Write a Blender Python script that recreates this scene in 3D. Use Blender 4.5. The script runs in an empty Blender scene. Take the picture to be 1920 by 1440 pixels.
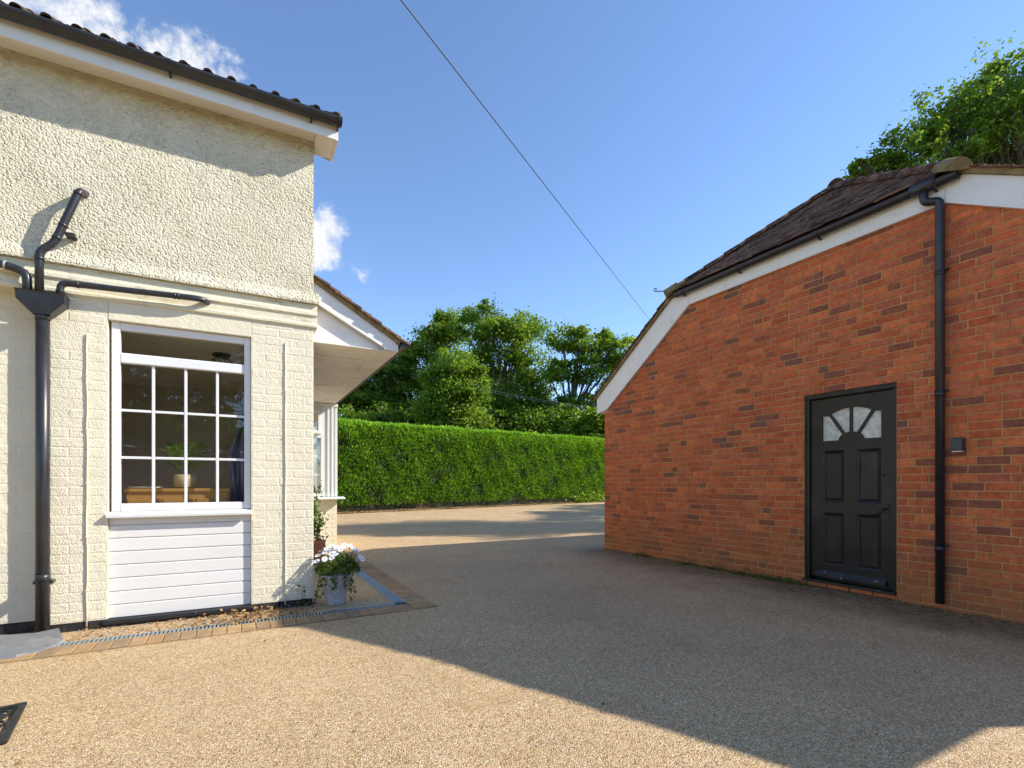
import bpy, bmesh, math, random
import numpy as np
from mathutils import Vector, Matrix
from math import radians, sin, cos, pi, sqrt

random.seed(7)
rng = np.random.default_rng(7)
SC = bpy.context.scene
COL = SC.collection

# ------------------------------------------------------------------ camera
cd = bpy.data.cameras.new("camera")
cam = bpy.data.objects.new("camera", cd)
COL.objects.link(cam)
cam.location = (0, 0, 1.15)
cam.rotation_euler = (radians(90), 0, radians(-28.52))
cd.sensor_width = 36
cd.lens = 17.625
cd.shift_y = 0.09635
cd.clip_start = 0.05
cd.clip_end = 3000
SC.camera = cam

# ------------------------------------------------------------------ sun, sky
SUN_DIR = Vector((1.31, -0.62, 1.0)).normalized()
SUN_EL = math.asin(SUN_DIR.z)
SUN_AZ = math.atan2(SUN_DIR.x, SUN_DIR.y)
sl = bpy.data.lights.new("sun", "SUN")
sl.energy = 2.95
sl.angle = radians(0.53)
sl.color = (1.0, 0.945, 0.83)
sun = bpy.data.objects.new("sun", sl)
COL.objects.link(sun)
sun.location = SUN_DIR * 60
sun.rotation_euler = SUN_DIR.to_track_quat('Z', 'Y').to_euler()

world = bpy.data.worlds.new("World")
SC.world = world
world.use_nodes = True
wt = world.node_tree
wt.nodes.clear()
wo = wt.nodes.new("ShaderNodeOutputWorld")
bg = wt.nodes.new("ShaderNodeBackground")
sky = wt.nodes.new("ShaderNodeTexSky")
sky.sky_type = 'NISHITA'
sky.sun_disc = False
sky.sun_elevation = SUN_EL
sky.sun_rotation = SUN_AZ
sky.altitude = 50
sky.air_density = 0.8
sky.dust_density = 0.0
sky.ozone_density = 3.4
bg.inputs['Strength'].default_value = 0.116
wt.links.new(bg.outputs[0], wo.inputs[0])
# a few small cumulus clouds standing low over the house
tc = wt.nodes.new("ShaderNodeTexCoord")
nz = wt.nodes.new("ShaderNodeTexNoise")
nz.inputs['Scale'].default_value = 21.0
nz.inputs['Detail'].default_value = 9.0
nz.inputs['Roughness'].default_value = 0.66
wt.links.new(tc.outputs['Generated'], nz.inputs['Vector'])
CLOUDS = [((0.122, 0.902, 0.414), 0.062, 0.50), ((0.180, 0.905, 0.385), 0.055, 0.23), ((-0.183, 0.796, 0.577), 0.05, 0.40), ((-0.147, 0.80, 0.577), 0.045, 0.42), ((-0.216, 0.792, 0.571), 0.05, 0.40),
          ((-0.098, 0.806, 0.580), 0.045, 0.44), ((-0.057, 0.811, 0.579), 0.045, 0.47), ((-0.013, 0.814, 0.577), 0.035, 0.38), ((-0.62, 0.64, 0.45), 0.18, 0.42), ((-0.55, 0.30, 0.5), 0.22, 0.42), ((-0.8, 0.2, 0.35), 0.2, 0.4)]
acc = None
for c, rad, amp in CLOUDS:
    v = Vector(c).normalized()
    d = wt.nodes.new("ShaderNodeVectorMath"); d.operation = 'DISTANCE'
    nrm = wt.nodes.new("ShaderNodeVectorMath"); nrm.operation = 'NORMALIZE'
    wt.links.new(tc.outputs['Generated'], nrm.inputs[0])
    wt.links.new(nrm.outputs[0], d.inputs[0])
    d.inputs[1].default_value = v
    mr = wt.nodes.new("ShaderNodeMapRange"); mr.interpolation_type = 'SMOOTHSTEP'
    mr.inputs['From Min'].default_value = rad * 1.7
    mr.inputs['From Max'].default_value = 0.0
    mr.inputs['To Min'].default_value = 0.0
    mr.inputs['To Max'].default_value = amp
    wt.links.new(d.outputs['Value'], mr.inputs['Value'])
    if acc is None:
        acc = mr.outputs[0]
    else:
        mx = wt.nodes.new("ShaderNodeMath"); mx.operation = 'MAXIMUM'
        wt.links.new(acc, mx.inputs[0]); wt.links.new(mr.outputs[0], mx.inputs[1])
        acc = mx.outputs[0]
ad = wt.nodes.new("ShaderNodeMath"); ad.operation = 'ADD'
wt.links.new(nz.outputs['Fac'], ad.inputs[0]); wt.links.new(acc, ad.inputs[1])
cm = wt.nodes.new("ShaderNodeMapRange"); cm.interpolation_type = 'SMOOTHSTEP'
cm.inputs['From Min'].default_value = 0.72
cm.inputs['From Max'].default_value = 1.0
wt.links.new(ad.outputs[0], cm.inputs['Value'])
mixw = wt.nodes.new("ShaderNodeMixRGB")
mixw.inputs[2].default_value = (3.3, 3.35, 3.45, 1)
wt.links.new(cm.outputs[0], mixw.inputs[0])
wt.links.new(sky.outputs[0], mixw.inputs[1])
wt.links.new(mixw.outputs[0], bg.inputs['Color'])

SC.view_settings.view_transform = 'Standard'
SC.view_settings.look = 'None'
SC.view_settings.exposure = 1.36
SC.view_settings.gamma = 1.0
SC.view_settings.use_curve_mapping = False
SC.render.engine = 'CYCLES'
SC.cycles.max_bounces = 8
SC.cycles.transparent_max_bounces = 24
SC.cycles.caustics_reflective = False
SC.cycles.caustics_refractive = False
SC.cycles.use_denoising = True

# ================================================================== materials
def nodes_of(m):
    m.use_nodes = True
    return m.node_tree, m.node_tree.nodes, m.node_tree.links

def N(nt, typ, **kw):
    n = nt.nodes.new(typ)
    for k, v in kw.items():
        setattr(n, k, v)
    return n

def noise(nt, vec, scale, detail=4, rough=0.55):
    n = N(nt, "ShaderNodeTexNoise")
    n.inputs['Scale'].default_value = scale
    n.inputs['Detail'].default_value = detail
    n.inputs['Roughness'].default_value = rough
    nt.links.new(vec, n.inputs['Vector'])
    return n.outputs['Fac']

def maprange(nt, val, a, b, c, d, smooth=False):
    n = N(nt, "ShaderNodeMapRange")
    if smooth:
        n.interpolation_type = 'SMOOTHSTEP'
    for k, x in zip(('From Min', 'From Max', 'To Min', 'To Max'), (a, b, c, d)):
        n.inputs[k].default_value = x
    nt.links.new(val, n.inputs['Value'])
    return n.outputs[0]

def math2(nt, op, a, b):
    n = N(nt, "ShaderNodeMath", operation=op)
    for i, x in enumerate((a, b)):
        if isinstance(x, (int, float)):
            n.inputs[i].default_value = x
        else:
            nt.links.new(x, n.inputs[i])
    return n.outputs[0]

def mixc(nt, fac, a, b, blend='MIX'):
    n = N(nt, "ShaderNodeMixRGB", blend_type=blend)
    for i, x in enumerate((fac, a, b)):
        if isinstance(x, (int, float)):
            n.inputs[i].default_value = x
        elif isinstance(x, tuple):
            n.inputs[i].default_value = (*x[:3], 1)
        else:
            nt.links.new(x, n.inputs[i])
    return n.outputs[0]

def ramp(nt, fac, stops, const=False):
    n = N(nt, "ShaderNodeValToRGB")
    r = n.color_ramp
    if const:
        r.interpolation = 'CONSTANT'
    while len(r.elements) < len(stops):
        r.elements.new(0.5)
    for e, (p, c) in zip(r.elements, stops):
        e.position = p
        e.color = (*c, 1)
    nt.links.new(fac, n.inputs[0])
    return n.outputs[0]

def bump(nt, height, strength, dist=0.01, normal=None):
    n = N(nt, "ShaderNodeBump")
    n.inputs['Strength'].default_value = strength
    n.inputs['Distance'].default_value = dist
    nt.links.new(height, n.inputs['Height'])
    if normal is not None:
        nt.links.new(normal, n.inputs['Normal'])
    return n.outputs[0]

def pos(nt):
    return N(nt, "ShaderNodeNewGeometry").outputs['Position']

def pbsdf(m):
    return m.node_tree.nodes['Principled BSDF']

def setc(nt, sock, c):
    if isinstance(c, tuple):
        sock.default_value = (*c[:3], 1)
    else:
        nt.links.new(c, sock)

def plain(name, color, rough=0.5, var=0.12, vscale=6.0, fine=0.0, bumpk=0.0, bscale=80, objrand=0.0, metal=0.0, spec=0.5, dirt=None):
    m = bpy.data.materials.new(name)
    nt, ns, ls = nodes_of(m)
    b = pbsdf(m)
    P = pos(nt)
    c = mixc(nt, 1.0, color, (1, 1, 1), 'MULTIPLY')
    f = maprange(nt, noise(nt, P, vscale, 6), 0.3, 0.7, 1 - var, 1 + var)
    if objrand:
        oi = N(nt, "ShaderNodeObjectInfo").outputs['Random']
        f = math2(nt, 'MULTIPLY', f, maprange(nt, oi, 0, 1, 1 - objrand, 1 + objrand))
    if fine:
        f = math2(nt, 'MULTIPLY', f, maprange(nt, noise(nt, P, 180, 2), 0.3, 0.7, 1 - fine, 1 + fine))
    vm = N(nt, "ShaderNodeVectorMath", operation='SCALE')
    ls.new(c, vm.inputs[0]); ls.new(f, vm.inputs['Scale'])
    out = vm.outputs[0]
    if dirt:
        dc, dsc, lo, hi, amt = dirt
        k = maprange(nt, noise(nt, P, dsc, 8, 0.65), lo, hi, 0, amt, True)
        out = mixc(nt, k, out, dc)
    ls.new(out, b.inputs['Base Color'])
    b.inputs['Roughness'].default_value = rough
    b.inputs['Metallic'].default_value = metal
    b.inputs['Specular IOR Level'].default_value = spec
    if bumpk:
        ls.new(bump(nt, noise(nt, P, bscale, 3), bumpk, 0.004), b.inputs['Normal'])
    return m

M = {}
# roughcast render of the upper storey
def roughcast():
    m = bpy.data.materials.new("cream_roughcast")
    nt, ns, ls = nodes_of(m)
    b = pbsdf(m); P = pos(nt)
    base = mixc(nt, maprange(nt, noise(nt, P, 2.2, 5), 0.35, 0.7, 0, 1), (0.80, 0.735, 0.575), (0.72, 0.65, 0.475))
    sep = N(nt, "ShaderNodeSeparateXYZ"); ls.new(P, sep.inputs[0])
    # algae staining close under the soffit, an irregular band
    hgt = math2(nt, 'ADD', sep.outputs['Z'], maprange(nt, noise(nt, P, 7, 7, 0.7), 0.2, 0.8, -0.16, 0.16))
    k = maprange(nt, hgt, 4.14, 4.38, 0, 0.42, True)
    base = mixc(nt, k, base, (0.50, 0.45, 0.24))
    # thin run-off marks and pale patches
    stv = N(nt, "ShaderNodeVectorMath", operation='MULTIPLY'); ls.new(P, stv.inputs[0]); stv.inputs[1].default_value = (9, 9, 0.7)
    base = mixc(nt, maprange(nt, noise(nt, stv.outputs[0], 1.0, 6, 0.65), 0.55, 0.75, 0, 0.28, True), base, (0.56, 0.50, 0.34))
    ls.new(base, b.inputs['Base Color'])
    b.inputs['Roughness'].default_value = 0.9
    b.inputs['Specular IOR Level'].default_value = 0.15
    v = N(nt, "ShaderNodeTexVoronoi"); v.inputs['Scale'].default_value = 60
    warp = N(nt, "ShaderNodeVectorMath", operation='ADD')
    nn = N(nt, "ShaderNodeTexNoise"); nn.inputs['Scale'].default_value = 55; nn.inputs['Detail'].default_value = 3; ls.new(P, nn.inputs['Vector'])
    sc = N(nt, "ShaderNodeVectorMath", operation='SCALE'); sc.inputs['Scale'].default_value = 0.022
    ls.new(nn.outputs['Color'], sc.inputs[0])
    ls.new(P, warp.inputs[0]); ls.new(sc.outputs[0], warp.inputs[1])
    ls.new(warp.outputs[0], v.inputs['Vector'])
    cell = N(nt, "ShaderNodeSeparateXYZ"); ls.new(v.outputs['Color'], cell.inputs[0])
    h = math2(nt, 'MULTIPLY', math2(nt, 'SUBTRACT', 0.62, v.outputs['Distance']), maprange(nt, cell.outputs['X'], 0, 1, 0.35, 1.5))
    h = math2(nt, 'ADD', h, math2(nt, 'MULTIPLY', noise(nt, P, 120, 4, 0.65), 0.55))
    h = math2(nt, 'MULTIPLY', h, maprange(nt, noise(nt, P, 3.0, 4), 0.3, 0.7, 0.7, 1.2))
    n1 = bump(nt, h, 1.0, 0.020)
    ls.new(n1, b.inputs['Normal'])
    return m
M['roughcast'] = roughcast()

def painted_masonry(name, col, k=0.5, grime=0.0):
    m = bpy.data.materials.new(name)
    nt, ns, ls = nodes_of(m)
    b = pbsdf(m); P = pos(nt)
    oi = N(nt, "ShaderNodeObjectInfo").outputs['Random']
    base = mixc(nt, maprange(nt, noise(nt, P, 3, 6), 0.35, 0.7, 0, 1), col, tuple(x * 0.9 for x in col))
    base = mixc(nt, maprange(nt, oi, 0, 1, 0, 0.22), base, tuple(x * y for x, y in zip(col, (0.95, 0.92, 0.86))))
    if grime:
        gv = N(nt, "ShaderNodeVectorMath", operation='MULTIPLY'); ls.new(P, gv.inputs[0]); gv.inputs[1].default_value = (5, 5, 26)
        base = mixc(nt, maprange(nt, noise(nt, gv.outputs[0], 1.0, 8, 0.7), 0.5, 0.68, 0, grime, True), base, (0.36, 0.28, 0.15))
    spots = maprange(nt, noise(nt, P, 55, 4, 0.7), 0.66, 0.75, 0, 0.45, True)
    base = mixc(nt, spots, base, (0.38, 0.30, 0.18))
    ls.new(base, b.inputs['Base Color'])
    b.inputs['Roughness'].default_value = 0.85
    b.inputs['Specular IOR Level'].default_value = 0.2
    h = math2(nt, 'ADD', noise(nt, P, 95, 4, 0.6), math2(nt, 'MULTIPLY', noise(nt, P, 28, 3), 0.8))
    ls.new(bump(nt, h, k, 0.008), b.inputs['Normal'])
    return m
M['paintbrick'] = painted_masonry("cream_painted_brick", (0.79, 0.725, 0.56), 0.85)
M['paintmould'] = painted_masonry("cream_painted_moulding", (0.77, 0.715, 0.54), 0.6, 0.6)

def brick_mat():
    m = bpy.data.materials.new("red_brick")
    nt, ns, ls = nodes_of(m)
    b = pbsdf(m); P = pos(nt)
    at = N(nt, "ShaderNodeAttribute", attribute_name='seed').outputs['Fac']
    c = ramp(nt, at, [(0.0, (0.44, 0.096, 0.034)), (0.16, (0.55, 0.128, 0.044)), (0.30, (0.40, 0.090, 0.038)), (0.44, (0.62, 0.165, 0.055)), (0.56, (0.39, 0.094, 0.044)), (0.68, (0.54, 0.15, 0.062)), (0.76, (0.42, 0.11, 0.055)),
                      (0.85, (0.29, 0.082, 0.042)), (0.94, (0.225, 0.082, 0.052)), (1.0, (0.19, 0.080, 0.062))])
    f = maprange(nt, noise(nt, P, 22, 6, 0.65), 0.3, 0.7, 0.66, 1.30)
    vm = N(nt, "ShaderNodeVectorMath", operation='SCALE'); ls.new(c, vm.inputs[0]); ls.new(f, vm.inputs['Scale'])
    c2 = mixc(nt, maprange(nt, noise(nt, P, 9, 5, 0.7), 0.56, 0.72, 0, 0.45, True), vm.outputs[0], (0.24, 0.085, 0.05))
    # lime bloom and paint flecks
    c2 = mixc(nt, maprange(nt, noise(nt, P, 38, 6, 0.75), 0.69, 0.76, 0, 0.55, True), c2, (0.62, 0.42, 0.30))
    sep = N(nt, "ShaderNodeSeparateXYZ"); ls.new(P, sep.inputs[0])
    low = maprange(nt, math2(nt, 'ADD', sep.outputs['Z'], maprange(nt, noise(nt, P, 3, 6), 0.2, 0.8, -0.35, 0.35)), 0.75, 0.0, 0, 0.5, True)
    c2 = mixc(nt, low, c2, (0.27, 0.125, 0.045))
    ls.new(c2, b.inputs['Base Color'])
    b.inputs['Roughness'].default_value = 0.82
    b.inputs['Specular IOR Level'].default_value = 0.25
    ls.new(bump(nt, noise(nt, P, 120, 4, 0.65), 0.4, 0.004), b.inputs['Normal'])
    return m
M['brick'] = brick_mat()
M['mortar'] = plain("ochre_mortar", (0.48, 0.26, 0.105), 0.95, 0.22, 4, fine=0.2, bumpk=0.4, bscale=160, spec=0.1,
                    dirt=((0.20, 0.13, 0.06), 1.6, 0.5, 0.7, 0.5))

def drive_mat():
    m = bpy.data.materials.new("resin_bound_gravel")
    nt, ns, ls = nodes_of(m)
    b = pbsdf(m); P = pos(nt)
    v = N(nt, "ShaderNodeTexVoronoi"); v.inputs['Scale'].default_value = 165; ls.new(P, v.inputs['Vector'])
    sx = N(nt, "ShaderNodeSeparateXYZ"); ls.new(v.outputs['Color'], sx.inputs[0])
    c = ramp(nt, sx.outputs['X'], [(0.0, (0.20, 0.116, 0.048)), (0.12, (0.45, 0.286, 0.130)), (0.34, (0.62, 0.422, 0.212)), (0.52, (0.69, 0.486, 0.262)),
                                   (0.70, (0.63, 0.375, 0.230)), (0.80, (0.66, 0.49, 0.238)), (0.90, (0.83, 0.64, 0.40)), (1.0, (0.90, 0.76, 0.57))])
    v2 = N(nt, "ShaderNodeTexVoronoi"); v2.inputs['Scale'].default_value = 46; ls.new(P, v2.inputs['Vector'])
    sx2 = N(nt, "ShaderNodeSeparateXYZ"); ls.new(v2.outputs['Color'], sx2.inputs[0])
    f = math2(nt, 'MULTIPLY', maprange(nt, sx2.outputs['Y'], 0, 1, 0.90, 1.09), maprange(nt, noise(nt, P, 0.9, 6, 0.6), 0.3, 0.7, 0.9, 1.08))
    f = math2(nt, 'MULTIPLY', f, maprange(nt, v.outputs['Distance'], 0.25, 0.75, 1.06, 0.6))
    vm = N(nt, "ShaderNodeVectorMath", operation='SCALE'); ls.new(c, vm.inputs[0]); ls.new(f, vm.inputs['Scale'])
    col = vm.outputs[0]
    # brownish algae staining, dull wheel tracks and dark specks
    col = mixc(nt, maprange(nt, noise(nt, P, 1.3, 8, 0.7), 0.52, 0.72, 0, 0.42, True), col, (0.33, 0.20, 0.075))
    col = mixc(nt, maprange(nt, noise(nt, P, 21, 6, 0.75), 0.70, 0.78, 0, 0.55, True), col, (0.12, 0.075, 0.03))
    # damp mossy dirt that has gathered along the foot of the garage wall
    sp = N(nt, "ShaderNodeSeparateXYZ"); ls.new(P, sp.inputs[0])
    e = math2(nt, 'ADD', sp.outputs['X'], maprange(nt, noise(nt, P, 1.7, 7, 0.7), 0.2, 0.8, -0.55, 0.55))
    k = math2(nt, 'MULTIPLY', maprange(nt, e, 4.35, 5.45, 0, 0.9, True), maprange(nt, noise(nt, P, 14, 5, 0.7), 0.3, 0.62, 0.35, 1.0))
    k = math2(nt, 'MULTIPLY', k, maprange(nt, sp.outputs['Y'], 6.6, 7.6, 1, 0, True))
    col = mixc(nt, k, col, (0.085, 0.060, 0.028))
    ls.new(col, b.inputs['Base Color'])
    b.inputs['Roughness'].default_value = 0.7
    b.inputs['Specular IOR Level'].default_value = 0.3
    ls.new(bump(nt, math2(nt, 'MULTIPLY', v.outputs['Distance'], -1.0), 0.75, 0.006), b.inputs['Normal'])
    return m
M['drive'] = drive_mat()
M['grass'] = plain("lawn", (0.07, 0.12, 0.03), 0.9, 0.3, 0.6, fine=0.3)
M['soil'] = plain("dry_soil", (0.30, 0.185, 0.095), 0.95, 0.3, 5, fine=0.35, bumpk=0.8, bscale=60)
M['upvc'] = plain("white_upvc", (0.74, 0.74, 0.73), 0.32, 0.03, 3, objrand=0.02, dirt=((0.50, 0.45, 0.34), 9, 0.58, 0.76, 0.32))
M['clad'] = plain("white_cladding", (0.72, 0.71, 0.69), 0.4, 0.03, 3, objrand=0.03, dirt=((0.55, 0.50, 0.40), 6, 0.52, 0.76, 0.34))
M['fascia'] = plain("white_painted_board", (0.76, 0.74, 0.71), 0.45, 0.04, 2, dirt=((0.48, 0.41, 0.28), 5, 0.54, 0.76, 0.45))
M['soffit'] = plain("weathered_soffit", (0.74, 0.69, 0.61), 0.6, 0.08, 2.5, dirt=((0.30, 0.26, 0.20), 3.0, 0.50, 0.75, 0.55))
M['blackpipe'] = plain("black_plastic", (0.022, 0.022, 0.025), 0.36, 0.25, 9, objrand=0.1, dirt=((0.12, 0.11, 0.10), 14, 0.6, 0.78, 0.5))
M['bitumen'] = plain("black_bitumen_paint", (0.018, 0.018, 0.02), 0.5, 0.3, 8, bumpk=0.6, bscale=40, dirt=((0.10, 0.085, 0.06), 9, 0.52, 0.7, 0.6))
M['blackpaint'] = plain("black_gloss_paint", (0.013, 0.012, 0.011), 0.34, 0.3, 4, spec=0.35, bumpk=0.15, bscale=35, dirt=((0.052, 0.046, 0.040), 3.2, 0.5, 0.75, 0.5))
M['chippaint'] = plain("chipped_black_paint", (0.02, 0.018, 0.018), 0.4, 0.3, 5, bumpk=0.3, bscale=50, dirt=((0.55, 0.52, 0.47), 17, 0.60, 0.66, 0.95))
M['iron'] = plain("cast_iron", (0.035, 0.036, 0.037), 0.5, 0.3, 20, metal=0.6, bumpk=0.3)
M['zinc'] = plain("galvanised_steel", (0.36, 0.40, 0.42), 0.42, 0.18, 14, metal=0.55, fine=0.12)
M['lead'] = plain("grey_lead_sheet", (0.20, 0.205, 0.21), 0.55, 0.2, 9, metal=0.2, dirt=((0.10, 0.095, 0.085), 8, 0.5, 0.75, 0.6))
M['drainpit'] = plain("drain_channel_dark", (0.02, 0.018, 0.015), 0.9)
M['tile'] = plain("weathered_roof_tile", (0.125, 0.066, 0.042), 0.92, 0.5, 18, fine=0.3, objrand=0.6, bumpk=0.5, bscale=70, spec=0.15, dirt=((0.34, 0.28, 0.20), 26, 0.56, 0.68, 0.8))
M['tilebrown'] = plain("brown_clay_tile", (0.16, 0.085, 0.048), 0.8, 0.35, 18, fine=0.3, objrand=0.4, bumpk=0.5, bscale=70, dirt=((0.05, 0.04, 0.03), 20, 0.5, 0.7, 0.7))
M['verge'] = plain("mossy_verge_mortar", (0.235, 0.165, 0.075), 0.95, 0.35, 9, fine=0.2, bumpk=0.7, bscale=50, dirt=((0.10, 0.095, 0.03), 7, 0.5, 0.7, 0.7))

def paver_mat():
    m = plain("buff_block_paver", (0.34, 0.235, 0.125), 0.85, 0.2, 14, fine=0.14, objrand=0.16, bumpk=0.4, bscale=120)
    nt = m.node_tree
    b = pbsdf(m)
    src = b.inputs['Base Color'].links[0].from_socket
    oi = N(nt, "ShaderNodeObjectInfo").outputs['Random']
    tint = ramp(nt, oi, [(0.0, (0.78, 0.78, 0.85)), (0.35, (1.1, 1.02, 0.9)), (0.6, (1.0, 0.86, 0.72)), (0.8, (0.8, 0.72, 0.68)), (1.0, (1.15, 1.08, 0.9))])
    nt.links.new(mixc(nt, 1.0, src, tint, 'MULTIPLY'), b.inputs['Base Color'])
    return m
M['paver'] = paver_mat()

def glass_mat(name, tint=(0.92, 0.94, 0.93), gloss=1.0):
    m = bpy.data.materials.new(name)
    nt, ns, ls = nodes_of(m)
    ns.remove(pbsdf(m))
    out = [n for n in ns if n.type == 'OUTPUT_MATERIAL'][0]
    tr = N(nt, "ShaderNodeBsdfTransparent"); tr.inputs[0].default_value = (*tint, 1)
    gl = N(nt, "ShaderNodeBsdfGlossy"); gl.inputs['Roughness'].default_value = 0.01
    gl.inputs['Color'].default_value = (0.95, 0.97, 1, 1)
    fr = N(nt, "ShaderNodeFresnel"); fr.inputs['IOR'].default_value = 1.52
    bf = N(nt, "ShaderNodeNewGeometry").outputs['Backfacing']
    ls.new(maprange(nt, bf, 0, 1, 1.52, 1 / 1.52), fr.inputs['IOR'])
    f = maprange(nt, fr.outputs[0], 0, 1, 0.0, gloss)
    mx = N(nt, "ShaderNodeMixShader")
    ls.new(f, mx.inputs[0]); ls.new(tr.outputs[0], mx.inputs[1]); ls.new(gl.outputs[0], mx.inputs[2])
    ls.new(mx.outputs[0], out.inputs[0])
    return m
M['glass'] = glass_mat("window_glass", (0.93, 0.94, 0.93))

def leaf_mat(name, dark, light, trans=0.35, rough=0.5):
    m = bpy.data.materials.new(name)
    nt, ns, ls = nodes_of(m)
    b = pbsdf(m)
    out = [n for n in ns if n.type == 'OUTPUT_MATERIAL'][0]
    at = N(nt, "ShaderNodeAttribute", attribute_name='seed').outputs['Fac']
    c = mixc(nt, at, dark, light)
    ls.new(c, b.inputs['Base Color'])
    b.inputs['Roughness'].default_value = rough
    b.inputs['Specular IOR Level'].default_value = 0.3
    tl = N(nt, "ShaderNodeBsdfTranslucent")
    ls.new(mixc(nt, 1.0, c, (1.2, 1.15, 0.5), 'MULTIPLY'), tl.inputs['Color'])
    mx = N(nt, "ShaderNodeMixShader"); mx.inputs[0].default_value = trans
    ls.new(b.outputs[0], mx.inputs[1]); ls.new(tl.outputs[0], mx.inputs[2])
    ls.new(mx.outputs[0], out.inputs[0])
    return m
M['oakleaf'] = leaf_mat("oak_leaf", (0.095, 0.180, 0.020), (0.28, 0.40, 0.055), 0.48)
M['oakleaf_bright'] = leaf_mat("young_leaf", (0.11, 0.20, 0.020), (0.31, 0.43, 0.055), 0.48)
M['oakleaf_dark'] = leaf_mat("dark_leaf", (0.080, 0.155, 0.020), (0.26, 0.37, 0.052), 0.48)
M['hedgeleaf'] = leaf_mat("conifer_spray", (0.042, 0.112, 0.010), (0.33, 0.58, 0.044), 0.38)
M['hedgecore'] = plain("hedge_inside", (0.030, 0.034, 0.012), 0.95, 0.5, 3, bumpk=0.8, bscale=20, dirt=((0.10, 0.060, 0.026), 1.4, 0.5, 0.7, 0.8))
M['bark'] = plain("bark", (0.085, 0.065, 0.045), 0.95, 0.35, 7, bumpk=0.8, bscale=24)
M['potleaf'] = leaf_mat("pot_leaf", (0.045, 0.105, 0.012), (0.16, 0.25, 0.035), 0.35)
M['palmleaf'] = leaf_mat("palm_leaf", (0.09, 0.17, 0.03), (0.26, 0.36, 0.08), 0.35)
M['weed'] = leaf_mat("weed_leaf", (0.055, 0.11, 0.016), (0.13, 0.19, 0.035), 0.3)
M['petal'] = plain("white_petal", (0.82, 0.80, 0.84), 0.6, 0.05, 30)
M['petaleye'] = plain("flower_eye_dull", (0.22, 0.15, 0.16), 0.6)
M['litter'] = leaf_mat("dead_leaf", (0.10, 0.05, 0.02), (0.50, 0.31, 0.12), 0.1, 0.8)
M['pebble'] = plain("pebble", (0.45, 0.38, 0.30), 0.7, 0.4, 40, objrand=0.3)
M['terracotta'] = plain("terracotta", (0.58, 0.22, 0.10), 0.8, 0.15, 12, dirt=((0.5, 0.33, 0.30), 6, 0.5, 0.7, 0.5))
M['bucket'] = plain("whitewashed_metal", (0.46, 0.445, 0.46), 0.5, 0.12, 10, bumpk=0.15, bscale=60, dirt=((0.22, 0.18, 0.16), 11, 0.58, 0.74, 0.6))
M['rust'] = plain("rusty_handle", (0.42, 0.25, 0.09), 0.7, 0.3, 30)
M['oakwood'] = plain("oak_furniture", (0.50, 0.245, 0.07), 0.45, 0.15, 5)
M['potbeige'] = plain("beige_plant_pot", (0.60, 0.45, 0.22), 0.5, 0.06)
M['cloth'] = plain("blue_grey_cloth", (0.16, 0.17, 0.27), 0.9, 0.15, 8)
M['roomwall'] = plain("room_wall", (0.66, 0.64, 0.60), 0.9, 0.05)
M['roomfloor'] = plain("room_floor", (0.26, 0.17, 0.10), 0.6, 0.15)
M['ceiling'] = plain("room_ceiling", (0.75, 0.74, 0.70), 0.9, 0.03)
M['tray'] = plain("white_tray", (0.8, 0.8, 0.78), 0.3)
M['brass'] = plain("brass", (0.55, 0.37, 0.10), 0.35, metal=0.9)
M['sheer'] = plain("net_curtain", (0.56, 0.56, 0.49), 0.22, 0.30, 18, fine=0.1, bumpk=0.25, bscale=30)
M['fence'] = plain("brown_fence_board", (0.17, 0.085, 0.038), 0.85, 0.25, 6, objrand=0.25, bumpk=0.3)
M['cable'] = plain("black_cable", (0.03, 0.035, 0.045), 0.5)
M['wire'] = plain("bare_wire", (0.32, 0.33, 0.32), 0.5)
M['lampglass'] = plain("clear_lens", (0.62, 0.60, 0.52), 0.25)
M['anthracite'] = plain("anthracite_plastic", (0.028, 0.030, 0.038), 0.4, 0.1)

# ================================================================== builders
WL = {}
def empty(name, loc, label=None, cat=None, group=None, rz=0):
    o = bpy.data.objects.new(name, None)
    o.empty_display_size = 0.2
    COL.objects.link(o)
    o.location = loc
    WL[o.name] = Vector(loc)
    tag(o, label, cat, group)
    return o

def tag(o, label=None, cat=None, group=None, kind=None):
    if label: o['label'] = label
    if cat: o['category'] = cat
    if group: o['group'] = group
    if kind: o['kind'] = kind
    return o

def link(name, me, mat, parent, loc):
    o = bpy.data.objects.new(name, me)
    COL.objects.link(o)
    if mat is not None and not me.materials:
        me.materials.append(mat)
    WL[o.name] = Vector(loc)
    if parent is not None:
        o.parent = parent
        o.location = Vector(loc) - WL[parent.name]
    else:
        o.location = loc
    return o

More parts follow.
